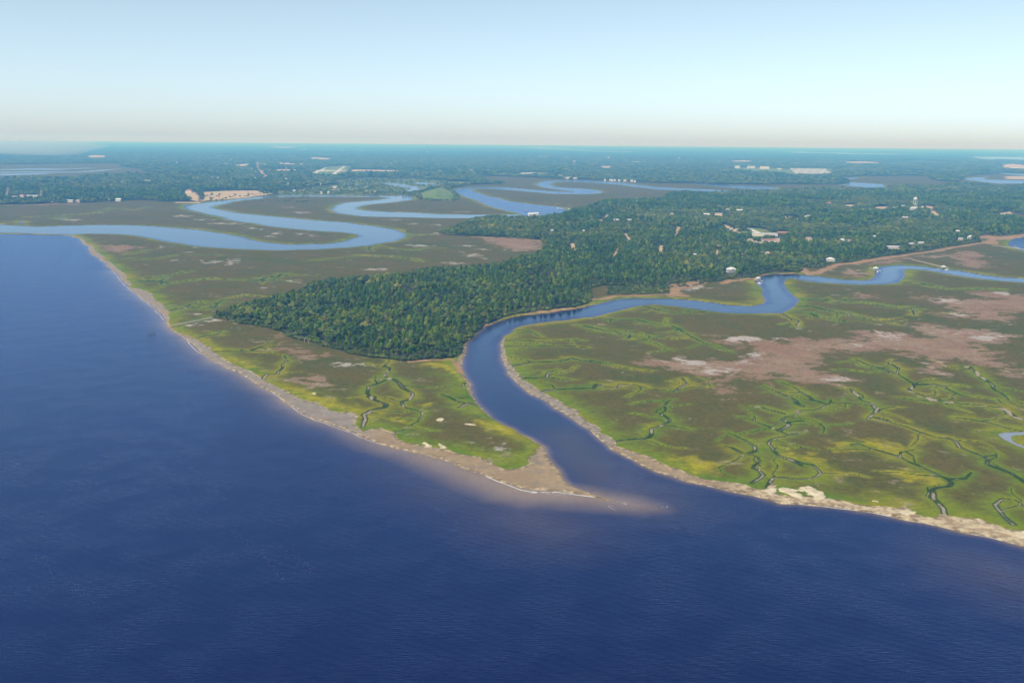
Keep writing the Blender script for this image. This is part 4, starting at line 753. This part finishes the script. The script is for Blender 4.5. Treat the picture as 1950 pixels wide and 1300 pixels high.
for lb, gp, ls in FARG:
    for kf, (px, py, w) in enumerate(sorted(ls)):
        wm = pw(px, py, w); big = 'warehouse' in lb
        building(px, py, wm, min(30, max(10, wm * .5)), (22 if big and w > 8 else 12) if big else (8.5 if 'house' not in lb else 9), 'flat' if (wm > 26 or big) else 'gable', 'w' if rng.random() < .7 else 'c', 'w' if rng.random() < .7 else 'g', rng.uniform(-12, 12), f'{lb}, {ORD[kf]} from the left', 'house' if 'house ' in lb else 'building', gp, 'house' if 'house ' in lb else ('warehouse' if big else 'building'))
for r_ in range(4):
    for k in range(13):
        px = 1507 + k * 5.6 + r_ * 3 - (k * .3); py = 323.2 + r_ * 2.6 + .12 * k * (1 - r_ * .25)
        building(px, py, 17, 12, 8, 'gable', 'w', 'g' if (k + r_) % 3 else 'w', 8, f'{ORD[k]} house from the left in row {ROWS[r_]} right of the far warehouses', 'house', 'housing rows on the far base', rise=4, free=False)

# water towers
def water_tower(px, py, H, rad, label, nleg=6):
    x, y = at(px, py); t_ = empty('water_tower', x, y, .8); tag(t_, label, 'water tower')
    prof = [(0, H), (rad * .45, H - rad * .1), (rad * .8, H - rad * .35), (rad * .98, H - rad * .72), (rad, H - rad * .95), (rad, H - rad * 1.25), (rad * .9, H - rad * 1.55), (rad * .55, H - rad * 1.8), (rad * .16, H - rad * 1.9)]
    n = 24; V, F = [], []
    for r_, z_ in prof: V += [(r_ * math.cos(2 * math.pi * k / n), r_ * math.sin(2 * math.pi * k / n), z_) for k in range(n)]
    for i in range(len(prof) - 1): F += [[i * n + (k + 1) % n, i * n + k, (i + 1) * n + k, (i + 1) * n + (k + 1) % n] for k in range(n)]
    me = mesh_from('tank', V, F, [m_white]); me.polygons.foreach_set('use_smooth', [True] * len(me.polygons)); tk = part('tank', me, t_)
    V, F = [], []; zz_ = H - rad * 1.2
    for k in range(n):
        a0, a1 = 2 * math.pi * k / n, 2 * math.pi * (k + 1) / n
        limb(V, F, (1.06 * rad * math.cos(a0), 1.06 * rad * math.sin(a0), zz_), (1.06 * rad * math.cos(a1), 1.06 * rad * math.sin(a1), zz_), .25, .25, 4)
    part('walkway', mesh_from('walkway', V, F, [m_trim]), tk)
    for k in range(nleg):
        a = 2 * math.pi * (k + .3) / nleg; V, F = [], []
        limb(V, F, (1.12 * rad * math.cos(a), 1.12 * rad * math.sin(a), -.5), (.94 * rad * math.cos(a), .94 * rad * math.sin(a), H - rad * 1.2), .62, .5, 8); part('leg', mesh_from('leg', V, F, [m_white]), t_)
    V, F = [], []; limb(V, F, (0, 0, -.5), (0, 0, H - rad * 1.85), .9, .9, 10); part('riser', mesh_from('riser', V, F, [m_white]), t_)
    V, F = [], []
    for k in range(nleg):
        a0, a1 = 2 * math.pi * (k + .3) / nleg, 2 * math.pi * (k + 1.3) / nleg; q = 1.03 * rad
        limb(V, F, (q * math.cos(a0), q * math.sin(a0), H * .36), (q * math.cos(a1), q * math.sin(a1), H * .36), .14, .14, 4)
    part('brace', mesh_from('brace', V, F, [m_trim]), t_)
    LOTS.append((x, y + 20, y - 60, 14))
water_tower(1742, 396.5, 40, 7.0, 'white water tower on tall legs rising from the right-hand woods')
water_tower(1158.5, 305, 44, 11, 'small distant white water tower, left of the two above the upper river'); water_tower(1293, 305.5, 42, 9, 'small distant white water tower, right of the two above the upper river'); water_tower(813.5, 293, 44, 9, 'tiny far white water tower near the horizon, farthest left')

# docks, boats, boardwalks
def boardwalk(pts, width, height, label, name='boardwalk', cat='boardwalk', step=4.0, rails=True, mat=None):
    w = [np.array(at(*p)) for p in pts]; c = w[0]; t_ = empty(name, c[0], c[1], 0); tag(t_, label, cat)
    bl, posts, V2, F2 = [], [], [], []; V, F = [], []
    for p, q in zip(w[:-1], w[1:]):
        L = np.hypot(*(q - p)); d = (q - p) / L; nrm = np.array((-d[1], d[0])) * width / 2; a, b_ = p - c, q - c
        o = len(V)
        for zz_ in (height, height - .25): V += [(*(a - nrm), zz_), (*(b_ - nrm), zz_), (*(b_ + nrm), zz_), (*(a + nrm), zz_)]
        F += [[o + k for k in f] for f in ([0, 1, 2, 3], [7, 6, 5, 4], [0, 4, 5, 1], [1, 5, 6, 2], [2, 6, 7, 3], [3, 7, 4, 0])]
        for s in np.arange(0, L + .1, step):
            for sg in (-1, 1): posts.append(a + d * s + nrm * sg * 1.04)
        if rails:
            for sg in (-1, 1): limb(V2, F2, (*(a + nrm * sg), height + 1.0), (*(b_ + nrm * sg), height + 1.0), .07, .07, 4)
    part('deck', mesh_from('deck', V, F, [mat or m_deckw]), t_)
    pv, pf = [], []; limb(pv, pf, (0, 0, -1.2), (0, 0, height + (1.0 if rails else .3)), .14, .12, 6); pm = mesh_from('post', pv, pf, [m_pile if not rails else m_deckw])
    for p in posts: part('post', pm, t_, (p[0], p[1], 0))
    if rails: part('handrail', mesh_from('handrail', V2, F2, [m_deckw]), t_)
    return t_
boardwalk([(324.5,623.2),(366,614.6),(407,606.2)], 2.6, 1.7, 'long straight wooden boardwalk across the marsh to the oaks', mat=plain('bleached_boards', (.40, .34, .26), .85, .1, 2.5))
boardwalk([(1737,495.8),(1765,502.5),(1795,509.8)], 1.8, 1.6, 'thin dock walkway crossing the marsh to the creek boathouse', 'dock', 'dock', 5)
boardwalk([(1888.6,468.5),(1912,471),(1934,473.6),(1952,477.2)], 1.8, 1.6, 'long thin dock at the right edge running to the lake', 'dock', 'dock', 6)
boardwalk([(1655,512.2),(1663,513),(1667,513.6)], 1.8, 1.5, 'short dock walkway to the white boathouse', 'dock', 'dock', 4)
boardwalk([(1436.5,533.5),(1442,534)], 2.0, 1.6, 'short dock walkway at the creek bend', 'dock', 'dock', 4)
def pavilion(px, py, w, d, hh, label, two=False, rc=None, name='boathouse'):
    x, y = at(px, py); t_ = empty(name, x, y, 0, R(8)); tag(t_, label, 'boathouse')
    part('deck', boxes('deck', [(-w / 2, w / 2, -d / 2, d / 2, 1.3, 1.55)], m_deckw), t_)
    pv = boxes('post', [(-.14, .14, -.14, .14, -1.2, hh)], m_white)
    for sx in (-1, 0, 1):
        for sy in (-1, 1): part('post', pv, t_, (sx * (w / 2 - .25), sy * (d / 2 - .25), 0))
    V, F = hip(w, d, hh + .3, d * .38, .6); part('roof', mesh_from('roof', V, F, [rc or m_rwhite]), t_)
    if two: part('upper_deck', boxes('upper_deck', [(-w / 2 - 1, w / 2 + 1, -d / 2 - 1.2, d / 2, 3.6, 3.85)], m_white), t_)
    part('boat_lift', boxes('boat_lift', [(w / 2 + .4, w / 2 + 3.2, -d / 2 - 2.5, d / 2 - 2, .9, 1.1), (w / 2 + .4, w / 2 + .7, -d / 2 - 2.5, -d / 2 - 2.2, -1.2, 2.6), (w / 2 + 2.9, w / 2 + 3.2, -d / 2 - 2.5, -d / 2 - 2.2, -1.2, 2.6)], m_trim), t_)
pavilion(1443.5, 536, 5.5, 6, 5.6, 'white two-level boathouse at the creek bend', True); pavilion(1667.5, 516, 6, 7, 5.2, 'white boathouse standing in the wide creek bend on the right', True); pavilion(1796.5, 511.5, 7.5, 6, 3.6, 'white-roofed boathouse at the end of the marsh dock'); pavilion(1933, 473, 5, 5, 4.6, 'dark little gazebo on the lake dock', rc=m_rdark, name='gazebo')
def boat(px, py, L, rot, label, mast=0, group=None, name='boat'):
    x, y = at(px, py); t_ = empty(name, x, y, 0, R(rot)); tag(t_, label, 'boat', group); B = L * .16
    st = [(-.5, .8, 1), (-.2, 1, 1), (.2, .95, 1.05), (.4, .55, 1.15), (.5, .03, 1.25)]; V, F = [], []
    for u, bw, zh in st: V += [(u * L, -B * bw, zh * .9), (u * L * .97, -B * bw * .6, -.25), (u * L * .97, B * bw * .6, -.25), (u * L, B * bw, zh * .9)]
    for i in range(len(st) - 1):
        o = i * 4; F += [[o, o + 1, o + 5, o + 4], [o + 1, o + 2, o + 6, o + 5], [o + 2, o + 3, o + 7, o + 6], [o + 3, o, o + 4, o + 7]]
    F.append([3, 2, 1, 0]); part('hull', mesh_from('hull', V, F, [m_hull]), t_)
    cb = part('cabin', boxes('cabin', [(-.12 * L, .14 * L, -B * .6, B * .6, .88, 2.2)], m_hull), t_)
    part('windshield', boxes('windshield', [(.14 * L, .15 * L, -B * .5, B * .5, 1.3, 2.0)], m_glass), cb)
    if mast:
        V, F = [], []; limb(V, F, (.08 * L, 0, .8), (.08 * L, 0, mast), .14, .1, 6); part('mast', mesh_from('mast', V, F, [m_white]), t_)
        V, F = [], []; limb(V, F, (.08 * L, 0, 2.6), (-.38 * L, 0, 2.7), .12, .16, 6); part('boom', mesh_from('boom', V, F, [m_blue]), t_)
    else: part('canopy', boxes('canopy', [(-.22 * L, .05 * L, -B * .65, B * .65, 2.7, 2.85)] + [(a, a + .12, s - .05, s + .05, 2.2, 2.7) for a in (-.1 * L, 0) for s in (-B * .5, B * .5)], m_white), t_)
boat(1002.5, 401, 13, 20, 'white boat at anchor in the far river reach'); boat(1446, 540, 7.5, -30, 'white boat tied below the creek-bend boathouse'); boat(1802, 514.6, 7, -10, 'small boat beside the marsh dock boathouse'); boat(1671, 518, 7, 60, 'white boat tied beside the wide-bend boathouse')
for kf, (px, py, L) in enumerate([(1062,397.4,14),(1066,397.8,12),(1070,398.2,13)]): boat(px, py, L, rng.uniform(-20, 20), f'white moored boat at the far river end, {ORD[kf]} from the left', group='moored boats at the river end')
for kf, (px, py, mh) in enumerate([(1083,398.5,21),(1085.5,399,24),(1089,399,19),(1097,399,17),(1103,399,15)]): boat(px, py, 11, rng.uniform(60, 110), f'sailboat with bare mast behind the far trees, {ORD[kf]} from the left', mh, 'sailboats behind the far trees', 'sailboat')
pv, pf = [], []; limb(pv, pf, (0, 0, -1.5), (0, 0, 2.4), .2, .17, 7); pil_me = mesh_from('piling', pv, pf, [m_pile])
for kf, (px, py) in enumerate([(281.5,637),(283,636),(285,638),(287,635.5),(288.5,637.5),(290.5,634.5),(292,636),(294,633),(295,635)]):
    o = bpy.data.objects.new('piling', pil_me); C.objects.link(o); x, y = at(px, py); o.location = (x, y, rng.uniform(-.6, .3)); o.rotation_euler = (rng.uniform(-.06, .06), rng.uniform(-.06, .06), 0); tag(o, f'dark old piling in the sound off the boardwalk, {ORD[kf]} from the left', 'piling', 'old pilings in the sound')

# ------------------------------------------------------------------ planting
near_p = clear_lots(scatter(900, 2600, 6.3, 3.0)); mid_p = clear_lots(scatter(2600, 4700, 9.5, 4.0))
f1 = clear_lots(scatter(4700, 8200, 23, 4.0)); f2 = clear_lots(scatter(8200, 15000, 48, 4.0))
f1 = f1[np.abs(f1[:, 0] / f1[:, 1]) < .62]; f2 = f2[np.abs(f2[:, 0] / f2[:, 1]) < .62]
def kinds(P):
    v = fbm(P[:, 0], P[:, 1], 260, 3, 21) + .30 * (rng.random(len(P)) - .5)
    return np.where(v > .555, 1, 0)
def edge_scale(P):
    w = look(P[:, 0], P[:, 1], wood); return .66 + .34 * sstep(2, 26, w)
def params(P, lo, hi):
    return kinds(P), (lo + (hi - lo) * rng.random(len(P)) ** 1.5) * edge_scale(P), rng.random(len(P)) * 6.283, look(P[:, 0], P[:, 1], z)
kn, sn, rn, zn = params(near_p, .5, 1.25)
dist = np.hypot(near_p[:, 0], near_p[:, 1]); inview = np.abs(near_p[:, 0] / near_p[:, 1]) < .54
edge_w = look(near_p[:, 0], near_p[:, 1], wood)
taken = np.zeros(len(near_p), bool)
def plant(kind, var, x, y, zz_, s, rz, label, cat, group, name, mats=None):
    cm, tm = PROTO[kind, var]
    t_ = empty(name, x, y, zz_, rz); t_.scale = (s, s, s * rng.uniform(.9, 1.12)); tag(t_, label, cat, group)
    c_ = part('crown', cm, t_); part('trunk', tm, t_); return t_
order = np.argsort(dist)
cnt = {0: 0, 1: 0}; SRC = {}
for i in order:
    k = int(kn[i])
    if not inview[i] or cnt[k] >= 300: continue
    kind = 'oak' if k == 0 else 'pine'; var = int(cnt[k] % (6 if k == 0 else 4)); cnt[k] += 1; taken[i] = True
    x, y = near_p[i]
    ppx = CX + FPX * x / y
    big = 'broad' if sn[i] > .9 else ('small' if sn[i] < .58 else 'middling')
    e = edge_w[i]
    if e < 24: where = 'at the tip of the woods by the boardwalk end' if ppx < 520 else ('on the wood edge above the left marsh' if ppx < 690 else ('on the wood edge near the yellow grass' if ppx < 880 else 'on the wooded creek bank'))
    else: where = 'inside the woods behind the boardwalk tip' if ppx < 560 else ('inside the near woods, left part' if ppx < 680 else ('inside the near woods, middle part' if ppx < 790 else 'inside the near woods, creek side'))
    if k == 0: o = plant(kind, var, x, y, zn[i], sn[i], rn[i], f'{big} rounded grey-green oak {where}', 'tree', f'{big} oaks {where}', 'oak_tree')
    else: o = plant(kind, var, x, y, zn[i], sn[i] * .72, rn[i], f'{big} slim bright green pine {where}', 'tree', f'{big} pines {where}', 'pine_tree')
    SRC.setdefault((kind, var), o.children[0])
for kf, (px, py) in enumerate(sorted([(556,644),(562,648),(568,650),(574,650),(580,653),(548,641),(588,656),(455,613),(462,611),(470,602),(815,683),(1238,552),(1252,549),(620,663)])):
    x, y = at(px, py); plant('dead', int(rng.integers(2)), x, y, .9, rng.uniform(.5, .85), rng.random() * 6, f'bare grey dead tree at the wood edge, {ORD[kf]} from the left', 'tree', 'bare grey trees at the wood edge', 'dead_tree')
x, y = at(782, 444); plant('oak', 2, x, y, .6, .8, 1, 'lone small tree on the marsh beside the river bend', 'tree', None, 'oak_tree')
x, y = at(776, 444.2); plant('oak', 4, x, y, .6, .5, 2, 'lone low bush left of the tree by the river bend', 'bush', None, 'bush')

def instancer(name, P, Z, K, S, ROT, label, wide=1.0, tall=1.0):
    me = bpy.data.meshes.new(name); me.from_pydata([(float(a), float(b_), float(c_)) for (a, b_), c_ in zip(P, Z)], [], [])
    var = np.where(K == 0, rng.integers(0, 6, len(P)), 10 + rng.integers(0, 4, len(P)))
    for nm, tp, dt in (('pick', 'INT', var.astype(np.int32)), ('turn', 'FLOAT', ROT.astype(np.float32)), ('size', 'FLOAT', S.astype(np.float32))):
        me.attributes.new(nm, tp, 'POINT').data.foreach_set('value', dt)
    o = bpy.data.objects.new(name, me); C.objects.link(o)
    g = bpy.data.node_groups.new(name, 'GeometryNodeTree'); g.interface.new_socket('Geometry', in_out='INPUT', socket_type='NodeSocketGeometry'); g.interface.new_socket('Geometry', in_out='OUTPUT', socket_type='NodeSocketGeometry')
    gi = g.nodes.new('NodeGroupInput'); go = g.nodes.new('NodeGroupOutput'); j = g.nodes.new('GeometryNodeJoinGeometry')
    def nattr(nm, tp):
        n = g.nodes.new('GeometryNodeInputNamedAttribute'); n.data_type = tp; n.inputs[0].default_value = nm; return n.outputs[0]
    pick, turn, size = nattr('pick', 'INT'), nattr('turn', 'FLOAT'), nattr('size', 'FLOAT')
    cr = g.nodes.new('ShaderNodeCombineXYZ'); g.links.new(turn, cr.inputs[2])
    sc = g.nodes.new('ShaderNodeCombineXYZ')
    for ax, f_ in ((0, wide), (1, wide), (2, tall)):
        m_ = g.nodes.new('ShaderNodeMath'); m_.operation = 'MULTIPLY'; g.links.new(size, m_.inputs[0]); m_.inputs[1].default_value = f_; g.links.new(m_.outputs[0], sc.inputs[ax])
    for (kind, v), src in SRC.items():
        cmp_ = g.nodes.new('FunctionNodeCompare'); cmp_.data_type = 'INT'; cmp_.operation = 'EQUAL'; g.links.new(pick, cmp_.inputs[2]); cmp_.inputs[3].default_value = v + (10 if kind == 'pine' else 0)
        oi = g.nodes.new('GeometryNodeObjectInfo'); oi.inputs[0].default_value = src; oi.inputs['As Instance'].default_value = True; oi.transform_space = 'ORIGINAL'
        ip = g.nodes.new('GeometryNodeInstanceOnPoints'); g.links.new(gi.outputs[0], ip.inputs['Points']); g.links.new(cmp_.outputs[0], ip.inputs['Selection']); g.links.new(oi.outputs['Geometry'], ip.inputs['Instance'])
        g.links.new(cr.outputs[0], ip.inputs['Rotation']); g.links.new(sc.outputs[0], ip.inputs['Scale']); g.links.new(ip.outputs[0], j.inputs[0])
    g.links.new(j.outputs[0], go.inputs[0])
    md = o.modifiers.new('trees', 'NODES'); md.node_group = g
    return tag(o, label, 'forest', None, 'stuff')
r_ = ~taken
instancer('forest', near_p[r_], zn[r_], kn[r_], np.where(kn[r_] == 1, .72, 1) * sn[r_], rn[r_], 'dense wood of oaks and pines covering the peninsula')
km, sm_, rm, zm = params(mid_p, .8, 1.25); instancer('forest', mid_p, zm, km, sm_, rm, 'blue-green wood on the far half of the peninsula', 1.15)
k1, s1, r1_, z1 = params(f1, .85, 1.25); instancer('forest', f1, z1, np.where(rng.random(len(f1)) < .75, 0, k1), s1, r1_, 'hazy blue forest beyond the rivers', 2.3, 1.15)
k2, s2, r2_, z2 = params(f2, .85, 1.2); instancer('forest', f2, z2, np.zeros_like(k2), s2, r2_, 'pale blue forest plain stretching to the horizon', 4.6, 1.2)
# scrub and shrubs
def scrub_pts(poly, n, smin, smax):
    xs = [p[0] for p in poly]; ys = [p[1] for p in poly]; out = []
    while len(out) < n:
        x, y = at(rng.uniform(min(xs), max(xs)), rng.uniform(min(ys), max(ys)))
        out.append((x, y))
    return np.array(out), rng.uniform(smin, smax, n)
SH = [(RK((680,640),(1180,640),(1180,700),(680,700)), 260, .25, .5), ([(540,353),(790,353),(790,371),(540,371)], 700, .55, 1.0), ([(640,340),(860,340),(860,356),(640,356)], 500, .6, 1.1), (GS((380,250),(1950,215),(1950,240),(400,330)), 130, .4, .8), (RK((1180,560),(1480,580),(1480,620),(1180,640)), 60, .25, .45)]
pp = []; ss = []
ep = scatter(900, 2700, 4.2, .5); ew = look(ep[:, 0], ep[:, 1], wood); ep = ep[ew < 9]; pp.append(ep); ss.append(rng.uniform(.3, .55, len(ep)))
for po, n_, a_, b_ in SH:
    p_, s_ = scrub_pts(po, n_, a_, b_); ok = look(p_[:, 0], p_[:, 1], np.minimum.reduce([land - 4, -s_mound, -wood + 3])) > 0; pp.append(p_[ok]); ss.append(s_[ok])
mo = wpts(MOUND); mo.append(mo[0])
for (p0, p1) in zip(mo[:-1], mo[1:]):
    L_ = math.hypot(p1[0] - p0[0], p1[1] - p0[1]); n_ = int(L_ / 13)
    for k in range(n_):
        u = (k + rng.random()) / max(n_, 1); pp.append(np.array([[p0[0] + (p1[0] - p0[0]) * u + rng.uniform(-8, 8), p0[1] + (p1[1] - p0[1]) * u + rng.uniform(-12, 12)]])); ss.append(np.array([rng.uniform(.8, 1.3)]))
pp = np.concatenate(pp); ss = np.concatenate(ss)
instancer('shrubs', pp, look(pp[:, 0], pp[:, 1], z) - ss * 3.2, np.zeros(len(pp), int), ss, rng.random(len(pp)) * 6.28, 'low shrubs along the wood edges, the ponds and the grassy hill', 1.25, 1.0)['category'] = 'shrubs'

# ------------------------------------------------------------------ foam
m_foam = plain('foam', (.62, .64, .66), .8, .05, 2)
def ribbon(lines, wmin, wmax, name, label, gap=.0, step=2.0):
    V, F = [], []
    for ln in lines:
        w = np.array(wpts(ln)); seg = np.hypot(*(w[1:] - w[:-1]).T); cum = np.concatenate([[0], np.cumsum(seg)])
        s = np.arange(0, cum[-1], step); x = np.interp(s, cum, w[:, 0]); y = np.interp(s, cum, w[:, 1])
        x = x + 3 * (fbm(x, y, 22, 2, 31) - .5); y = y + 5 * (fbm(x, y, 22, 2, 32) - .5)
        dx = np.gradient(x); dy = np.gradient(y); L = np.hypot(dx, dy); nx, ny = -dy / L, dx / L
        hw = (wmin + (wmax - wmin) * fbm(x, y, 12, 2, 33)) * (fbm(x, y, 30, 3, 34) > gap); hw = hw / 2
        prev = False
        for i in range(len(s)):
            if hw[i] > .02:
                V += [(x[i] - nx[i] * hw[i], y[i] - ny[i] * hw[i], .10), (x[i] + nx[i] * hw[i], y[i] + ny[i] * hw[i], .10)]
                if prev: n_ = len(V); F.append([n_ - 4, n_ - 2, n_ - 1, n_ - 3])
                prev = True
            else: prev = False
    o = bpy.data.objects.new(name, mesh_from(name, V, F, [m_foam])); C.objects.link(o); tag(o, label, 'foam', None, 'stuff')
ribbon([WATERLINE_W[6:15], WATERLINE_W[16:33]], .12, .55, 'foam_line', 'thin white line of foam along the western beach', .33)
ribbon([[(925,908),(951,919),(990,932.5),(1029,938),(1063,938.5),(1100,943),(1150,950)], [(1010,937),(1050,938)]], .2, 1.3, 'sandbar_foam', 'faint white foam line over the sandbar', .42)
BREAK = [[(1178,956),(1197,959)], [(1157,965),(1177,969)], [(1040,936.5),(1060,937.5)], [(1050,935.5),(1056,937)], [(1265,965),(1274,967)], [(870,924),(880,926)], [(985,932),(1035,938.5),(1100,943)]]
ribbon([[p for p in zip(np.linspace(1180, 1910, 40), np.interp(np.linspace(1180, 1910, 40), [q[0] for q in CREEK_E[::-1][1:25]][::-1], [q[1] for q in CREEK_E[::-1][1:25]][::-1]) + .6)]], .2, 1.1, 'shore_foam', 'broken white foam line along the eastern beach', .48)
ZB = ZR(0, 560, 3.8244); ZC = ZR(0, 860, 3.25)
STREAK = [ZB((0,390),(120,495),(250,610),(400,740),(600,880),(760,1000),(880,1080)), ZB((420,620),(560,730),(730,850),(820,910),(920,960),(1050,1040)), ZB((0,1130),(60,1190),(130,1240)), ZC((20,0),(100,65),(180,165),(230,200)), ZC((880,0),(1000,90),(1070,165),(1200,270),(1310,390),(1400,460),(1560,580),(1680,690),(1760,790)), ZC((1100,30),(1160,80),(1260,150),(1400,290),(1540,440),(1640,490),(1720,570),(1830,650),(1950,770)), ZC((220,620),(320,720),(420,800),(600,940),(700,1000),(800,1080)), ZC((1850,20),(1920,75)), [(750,930),(830,965),(880,1010),(940,1030)], ZB((1100,480),(1300,540),(1500,640),(1680,750))]
def flecks(lines, dens, thr, L0, L1, B0, B1, sx, sy, name, label):
    V, F = [], []
    for ln in lines:
        w = np.array(wpts(ln)); seg = np.hypot(*(w[1:] - w[:-1]).T); cum = np.concatenate([[0], np.cumsum(seg)])
        n_ = int(cum[-1] * dens); s = rng.random(n_) * cum[-1]; x = np.interp(s, cum, w[:, 0]); y = np.interp(s, cum, w[:, 1]); ok = fbm(x, y, 45, 3, 41) > thr
        ang = math.atan2(*(w[-1] - w[0])[::-1])
        for x_, y_ in zip(x[ok], y[ok]):
            x_ += rng.normal() * sx; y_ += rng.normal() * sy; L_ = rng.uniform(L0, L1); B_ = rng.uniform(B0, B1); a_ = ang + rng.normal() * .3; c_, s_ = math.cos(a_), math.sin(a_); o = len(V)
            V += [(x_ - c_ * L_, y_ - s_ * L_, .09), (x_ + s_ * B_, y_ - c_ * B_, .09), (x_ + c_ * L_, y_ + s_ * L_, .09), (x_ - s_ * B_, y_ + c_ * B_, .09)]; F.append([o, o + 1, o + 2, o + 3])
    o = bpy.data.objects.new(name, mesh_from(name, V, F, [m_foam])); C.objects.link(o); tag(o, label, 'foam', None, 'stuff')
flecks(STREAK, 1.3, .40, .08, .35, .012, .04, 1.2, 3.0, 'foam_streaks', 'faint lines of foam flecks drifting on the open sound')
flecks(BREAK, 2.2, .25, .2, 1.1, .04, .16, 1.2, 1.6, 'breaking_waves', 'small white breaking waves over and off the sandbar tip')

# smoke bank on the far left horizon
bm = bmesh.new(); bmesh.ops.create_icosphere(bm, subdivisions=3, radius=1); me = bpy.data.meshes.new('smoke')
sx_, sy_ = at(15, 300)
for v in bm.verts: k_ = 1 + .18 * math.sin(5 * v.co.x + 2) * math.cos(4 * v.co.z); v.co = (sx_ + v.co.x * 1050 * k_, sy_ + v.co.y * 600, 135 + v.co.z * 110 * k_)
bm.to_mesh(me); bm.free()
sm = bpy.data.materials.new('smoke'); sm.use_nodes = True; t = sm.node_tree; t.nodes.clear()
ov = t.nodes.new('ShaderNodeOutputMaterial'); pvn = t.nodes.new('ShaderNodeVolumePrincipled'); pvn.inputs['Color'].default_value = (.8, .87, .95, 1); pvn.inputs['Density'].default_value = 7e-4; t.links.new(pvn.outputs[0], ov.inputs['Volume'])
me.materials.append(sm); o = bpy.data.objects.new('smoke', me); C.objects.link(o); tag(o, 'pale bank of smoke over the woods at the far left horizon', 'smoke', None, 'stuff')

# ------------------------------------------------------------------ haze
HB = 70000.0
bm = bmesh.new(); bmesh.ops.create_cube(bm, size=1); me = bpy.data.meshes.new('haze')
for v in bm.verts: v.co = (v.co.x * 2 * HB, -12000 + (v.co.y + .5) * 78000, -3 + (v.co.z + .5) * (CAM_H + 63))
bm.to_mesh(me); bm.free()
hz = bpy.data.materials.new('haze'); hz.use_nodes = True; t = hz.node_tree; t.nodes.clear()
ov = t.nodes.new('ShaderNodeOutputMaterial'); pvn = t.nodes.new('ShaderNodeVolumePrincipled')
pvn.inputs['Color'].default_value = (.12, .46, 1.0, 1); pvn.inputs['Absorption Color'].default_value = (1, 1, 1, 1)
pvn.inputs['Density'].default_value = 1.05e-4; pvn.inputs['Anisotropy'].default_value = 0.0
t.links.new(pvn.outputs[0], ov.inputs['Volume'])
me.materials.append(hz); o = bpy.data.objects.new('haze', me); C.objects.link(o); tag(o, 'thin blue haze over the whole coast', None, None, 'stuff')
